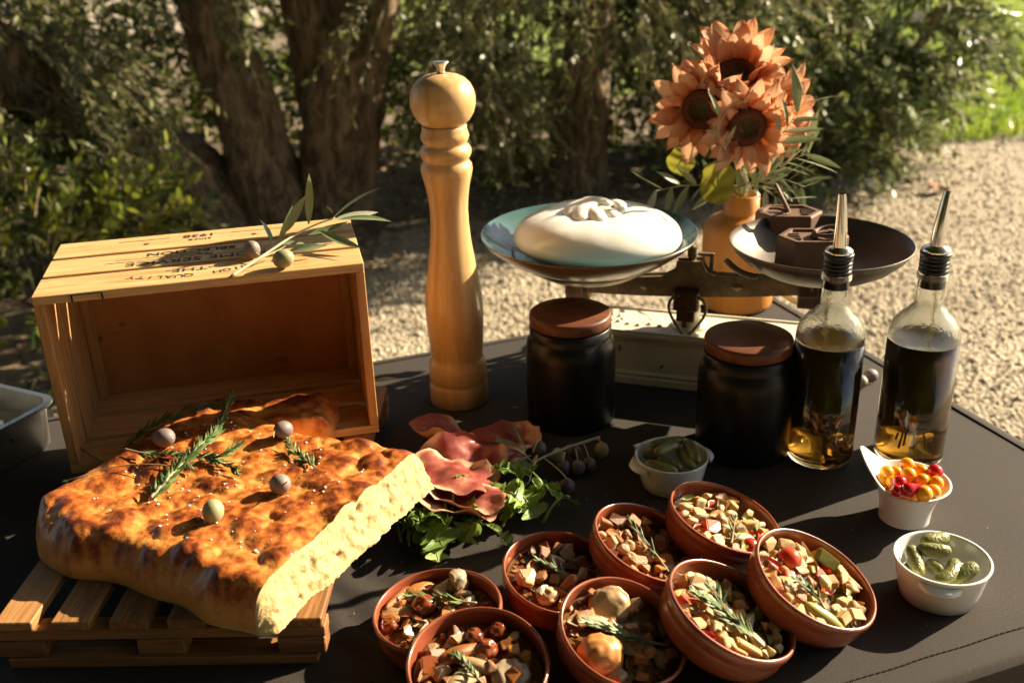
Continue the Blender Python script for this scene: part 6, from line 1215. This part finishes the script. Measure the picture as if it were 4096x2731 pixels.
RL = [((-0.1051, 0.8126, 0.0060), (-0.0651, 0.8152, 0.0260), 'large bright rocket leaf arching up in front of the ham', .019), ((-0.1001, 0.8275, 0.0060), (-0.0684, 0.7850, 0.0140), 'bright frilly rocket leaf spreading towards the nearest dish', .018), ((-0.0854, 0.8324, 0.0120), (-0.1082, 0.8122, 0.0200), 'bright rocket leaf folded back to the left of the salad', .015), ((-0.0542, 0.8292, 0.0080), (-0.0327, 0.8268, 0.0220), 'light green rocket leaf poking out below the front ham slice', .014), ((-0.0333, 0.8280, 0.0080), (-0.0531, 0.7975, 0.0100), 'broad rocket leaf lying on the cloth in front of the ham', .015), ((-0.0247, 0.8539, 0.0180), (0.0069, 0.8404, 0.0180), 'broad green rocket leaf at the centre of the salad', .017), ((0.0111, 0.8518, 0.0080), (0.0318, 0.8794, 0.0200), 'dark rocket leaf standing up near the lowest olive', .016),
      ((-0.1131, 0.8217, 0.0040), (-0.0735, 0.8207, 0.0120), 'bright rocket leaf curling at the front left of the salad', .015), ((-0.1143, 0.8470, 0.0060), (-0.0773, 0.7928, 0.0060), 'lowest bright rocket leaf reaching towards the nearest dish', .013), ((-0.1103, 0.8094, 0.0040), (-0.1017, 0.8842, 0.0120), 'long rocket stalk bending up beside the focaccia', .007), ((-0.1024, 0.8019, 0.0040), (-0.1087, 0.8670, 0.0180), 'second rocket stalk at the left edge of the salad', .006),
      ((-0.0924, 0.8049, 0.0040), (-0.0734, 0.7765, 0.0030), 'small rocket leaf tip pointing at the front dish', .012), ((-0.0750, 0.8260, 0.0060), (-0.0892, 0.8303, 0.0160), 'pale rocket leaf tucked under the ham front', .012), ((-0.0145, 0.8564, 0.0060), (-0.0600, 0.8157, 0.0060), 'flat rocket leaf lying in front of the ham', .010), ((-0.0438, 0.8221, 0.0040), (-0.0067, 0.8000, 0.0040), 'lone rocket stalk and leaf ending at the dish rim', .008),
      ((-0.0375, 0.8364, 0.0100), (-0.0160, 0.8709, 0.0220), 'toothed bright rocket leaf standing in the middle', .009), ((-0.0125, 0.8334, 0.0060), (0.0014, 0.8780, 0.0220), 'curved light green rocket stalk in the middle of the salad', .004), ((-0.0291, 0.8832, 0.0200), (0.0058, 0.8851, 0.0200), 'rocket leaf lying over the ham below the olive leaves', .012), ((-0.0055, 0.8702, 0.0120), (0.0191, 0.8360, 0.0080), 'dark rocket leaf rolled up right of the middle', .014),
      ((0.0051, 0.8647, 0.0100), (0.0438, 0.8631, 0.0120), 'broad dark rocket leaf at the right of the salad', .017), ((-0.0009, 0.8829, 0.0140), (0.0172, 0.8979, 0.0220), 'dark rocket leaf rising towards the olive branch', .014), ((0.0231, 0.8336, 0.0020), (0.0609, 0.8628, 0.0040), 'separate little rocket leaf on the bare cloth', .007), ((-0.0168, 0.8271, 0.0030), (0.0027, 0.8469, 0.0140), 'short dark rocket leaf between the curved stalk and the dish', .011),
      ((-0.0207, 0.8584, 0.0100), (-0.0061, 0.8345, 0.0100), 'crumpled pale rocket leaf under the curved stalk', .011), ((-0.0989, 0.8694, 0.0060), (-0.1150, 0.8841, 0.0100), 'shaded rocket leaf between focaccia and ham', .010), ((-0.0786, 0.8147, 0.0040), (-0.0995, 0.8266, 0.0140), 'pale rocket leaf under the curling front one', .013), ((-0.0624, 0.8355, 0.0140), (-0.0397, 0.8782, 0.0260), 'thin rocket stalk crossing the front ham slice', .003)]
for i, (a, c, lab, w) in enumerate(RL): rocket(a, c, lab, w*1.25 if w > .008 else w, .012 if w > .008 else .018, i+40, rnd.uniform(-.6, .6), .14 if w > .009 else .5)
st = [[(0.0910, 0.9701, 0.0200), (0.0583, 0.9523, 0.0200), (0.0264, 0.9297, 0.0200), (0.0186, 0.9159, 0.0200), (0.0118, 0.8773, 0.0220)], [(0.0187, 0.9177, 0.0200), (0.0093, 0.9347, 0.0240), (0.0031, 0.9571, 0.0300), (-0.0022, 0.9694, 0.0340)]]
sprig('olive_branch', 'olive branch with many small dark olives lying over the ham', st,
      [((0.0055, 0.9453, 0.0260), (-0.0341, 0.9585, 0.0280), .2), ((0.0117, 0.9391, 0.0240), (0.0016, 0.9665, 0.0360), .9), ((0.0031, 0.9571, 0.0300), (-0.0199, 0.9736, 0.0340), 1.0), ((0.0093, 0.9329, 0.0240), (0.0004, 0.9339, 0.0300), .3, LEAF_C, 2.6), ((0.0214, 0.9294, 0.0240), (0.0189, 0.9075, 0.0260), .8, LEAF_C, 2.2), ((0.0169, 0.9297, 0.0240), (-0.0114, 0.8964, 0.0240), .4),
       ((0.0186, 0.9125, 0.0220), (-0.0158, 0.9079, 0.0240), -.3, None, 1.4), ((0.0160, 0.9023, 0.0220), (-0.0445, 0.8960, 0.0240), .1, None, 1.0), ((0.0128, 0.8814, 0.0220), (0.0054, 0.8655, 0.0220), .3), ((0.0139, 0.8897, 0.0220), (-0.0113, 0.9129, 0.0260), .5, LEAF_C, 1.3)], .0017, 'branch')
for i, (p, s0, lab, rr) in enumerate((((0.0247, 0.9438, 0.0240), (0.0180, 0.9341, 0.0240), 'reddish olive nearest the ham on the olive branch', .0079), ((0.0447, 0.9521, 0.0100), (0.0381, 0.9380, 0.0200), 'greenish olive half under the branch stem', .0072), ((0.0631, 0.9549, 0.0120), (0.0487, 0.9465, 0.0200), 'dark olive just below the middle of the branch stem', .0076), ((0.0924, 0.9602, 0.0100), (0.0874, 0.9665, 0.0200), 'greenish olive hanging at the cut end of the branch', .0077),
                                       ((0.0493, 0.9282, 0.0090), (0.0520, 0.9407, 0.0200), 'plump dark olive left in the row of three', .0080), ((0.0643, 0.9272, 0.0090), (0.0635, 0.9473, 0.0200), 'dark olive in the middle of the row of three', .0080), ((0.0766, 0.9326, 0.0090), (0.0726, 0.9580, 0.0200), 'dark olive right in the row of three', .0074), ((0.0507, 0.8911, 0.0090), (0.0295, 0.9295, 0.0200), 'lowest wrinkled dark olive on a long bare stalk', .0082))):
    o = olive(p, lab, rr, rot=(0, 0, 0), stalk=tuple(Vector(s0)-Vector(p)), group='olives on the branch by the ham', elong=1.06, m='olive_green' if 'greenish' in lab else 'olive_dark')
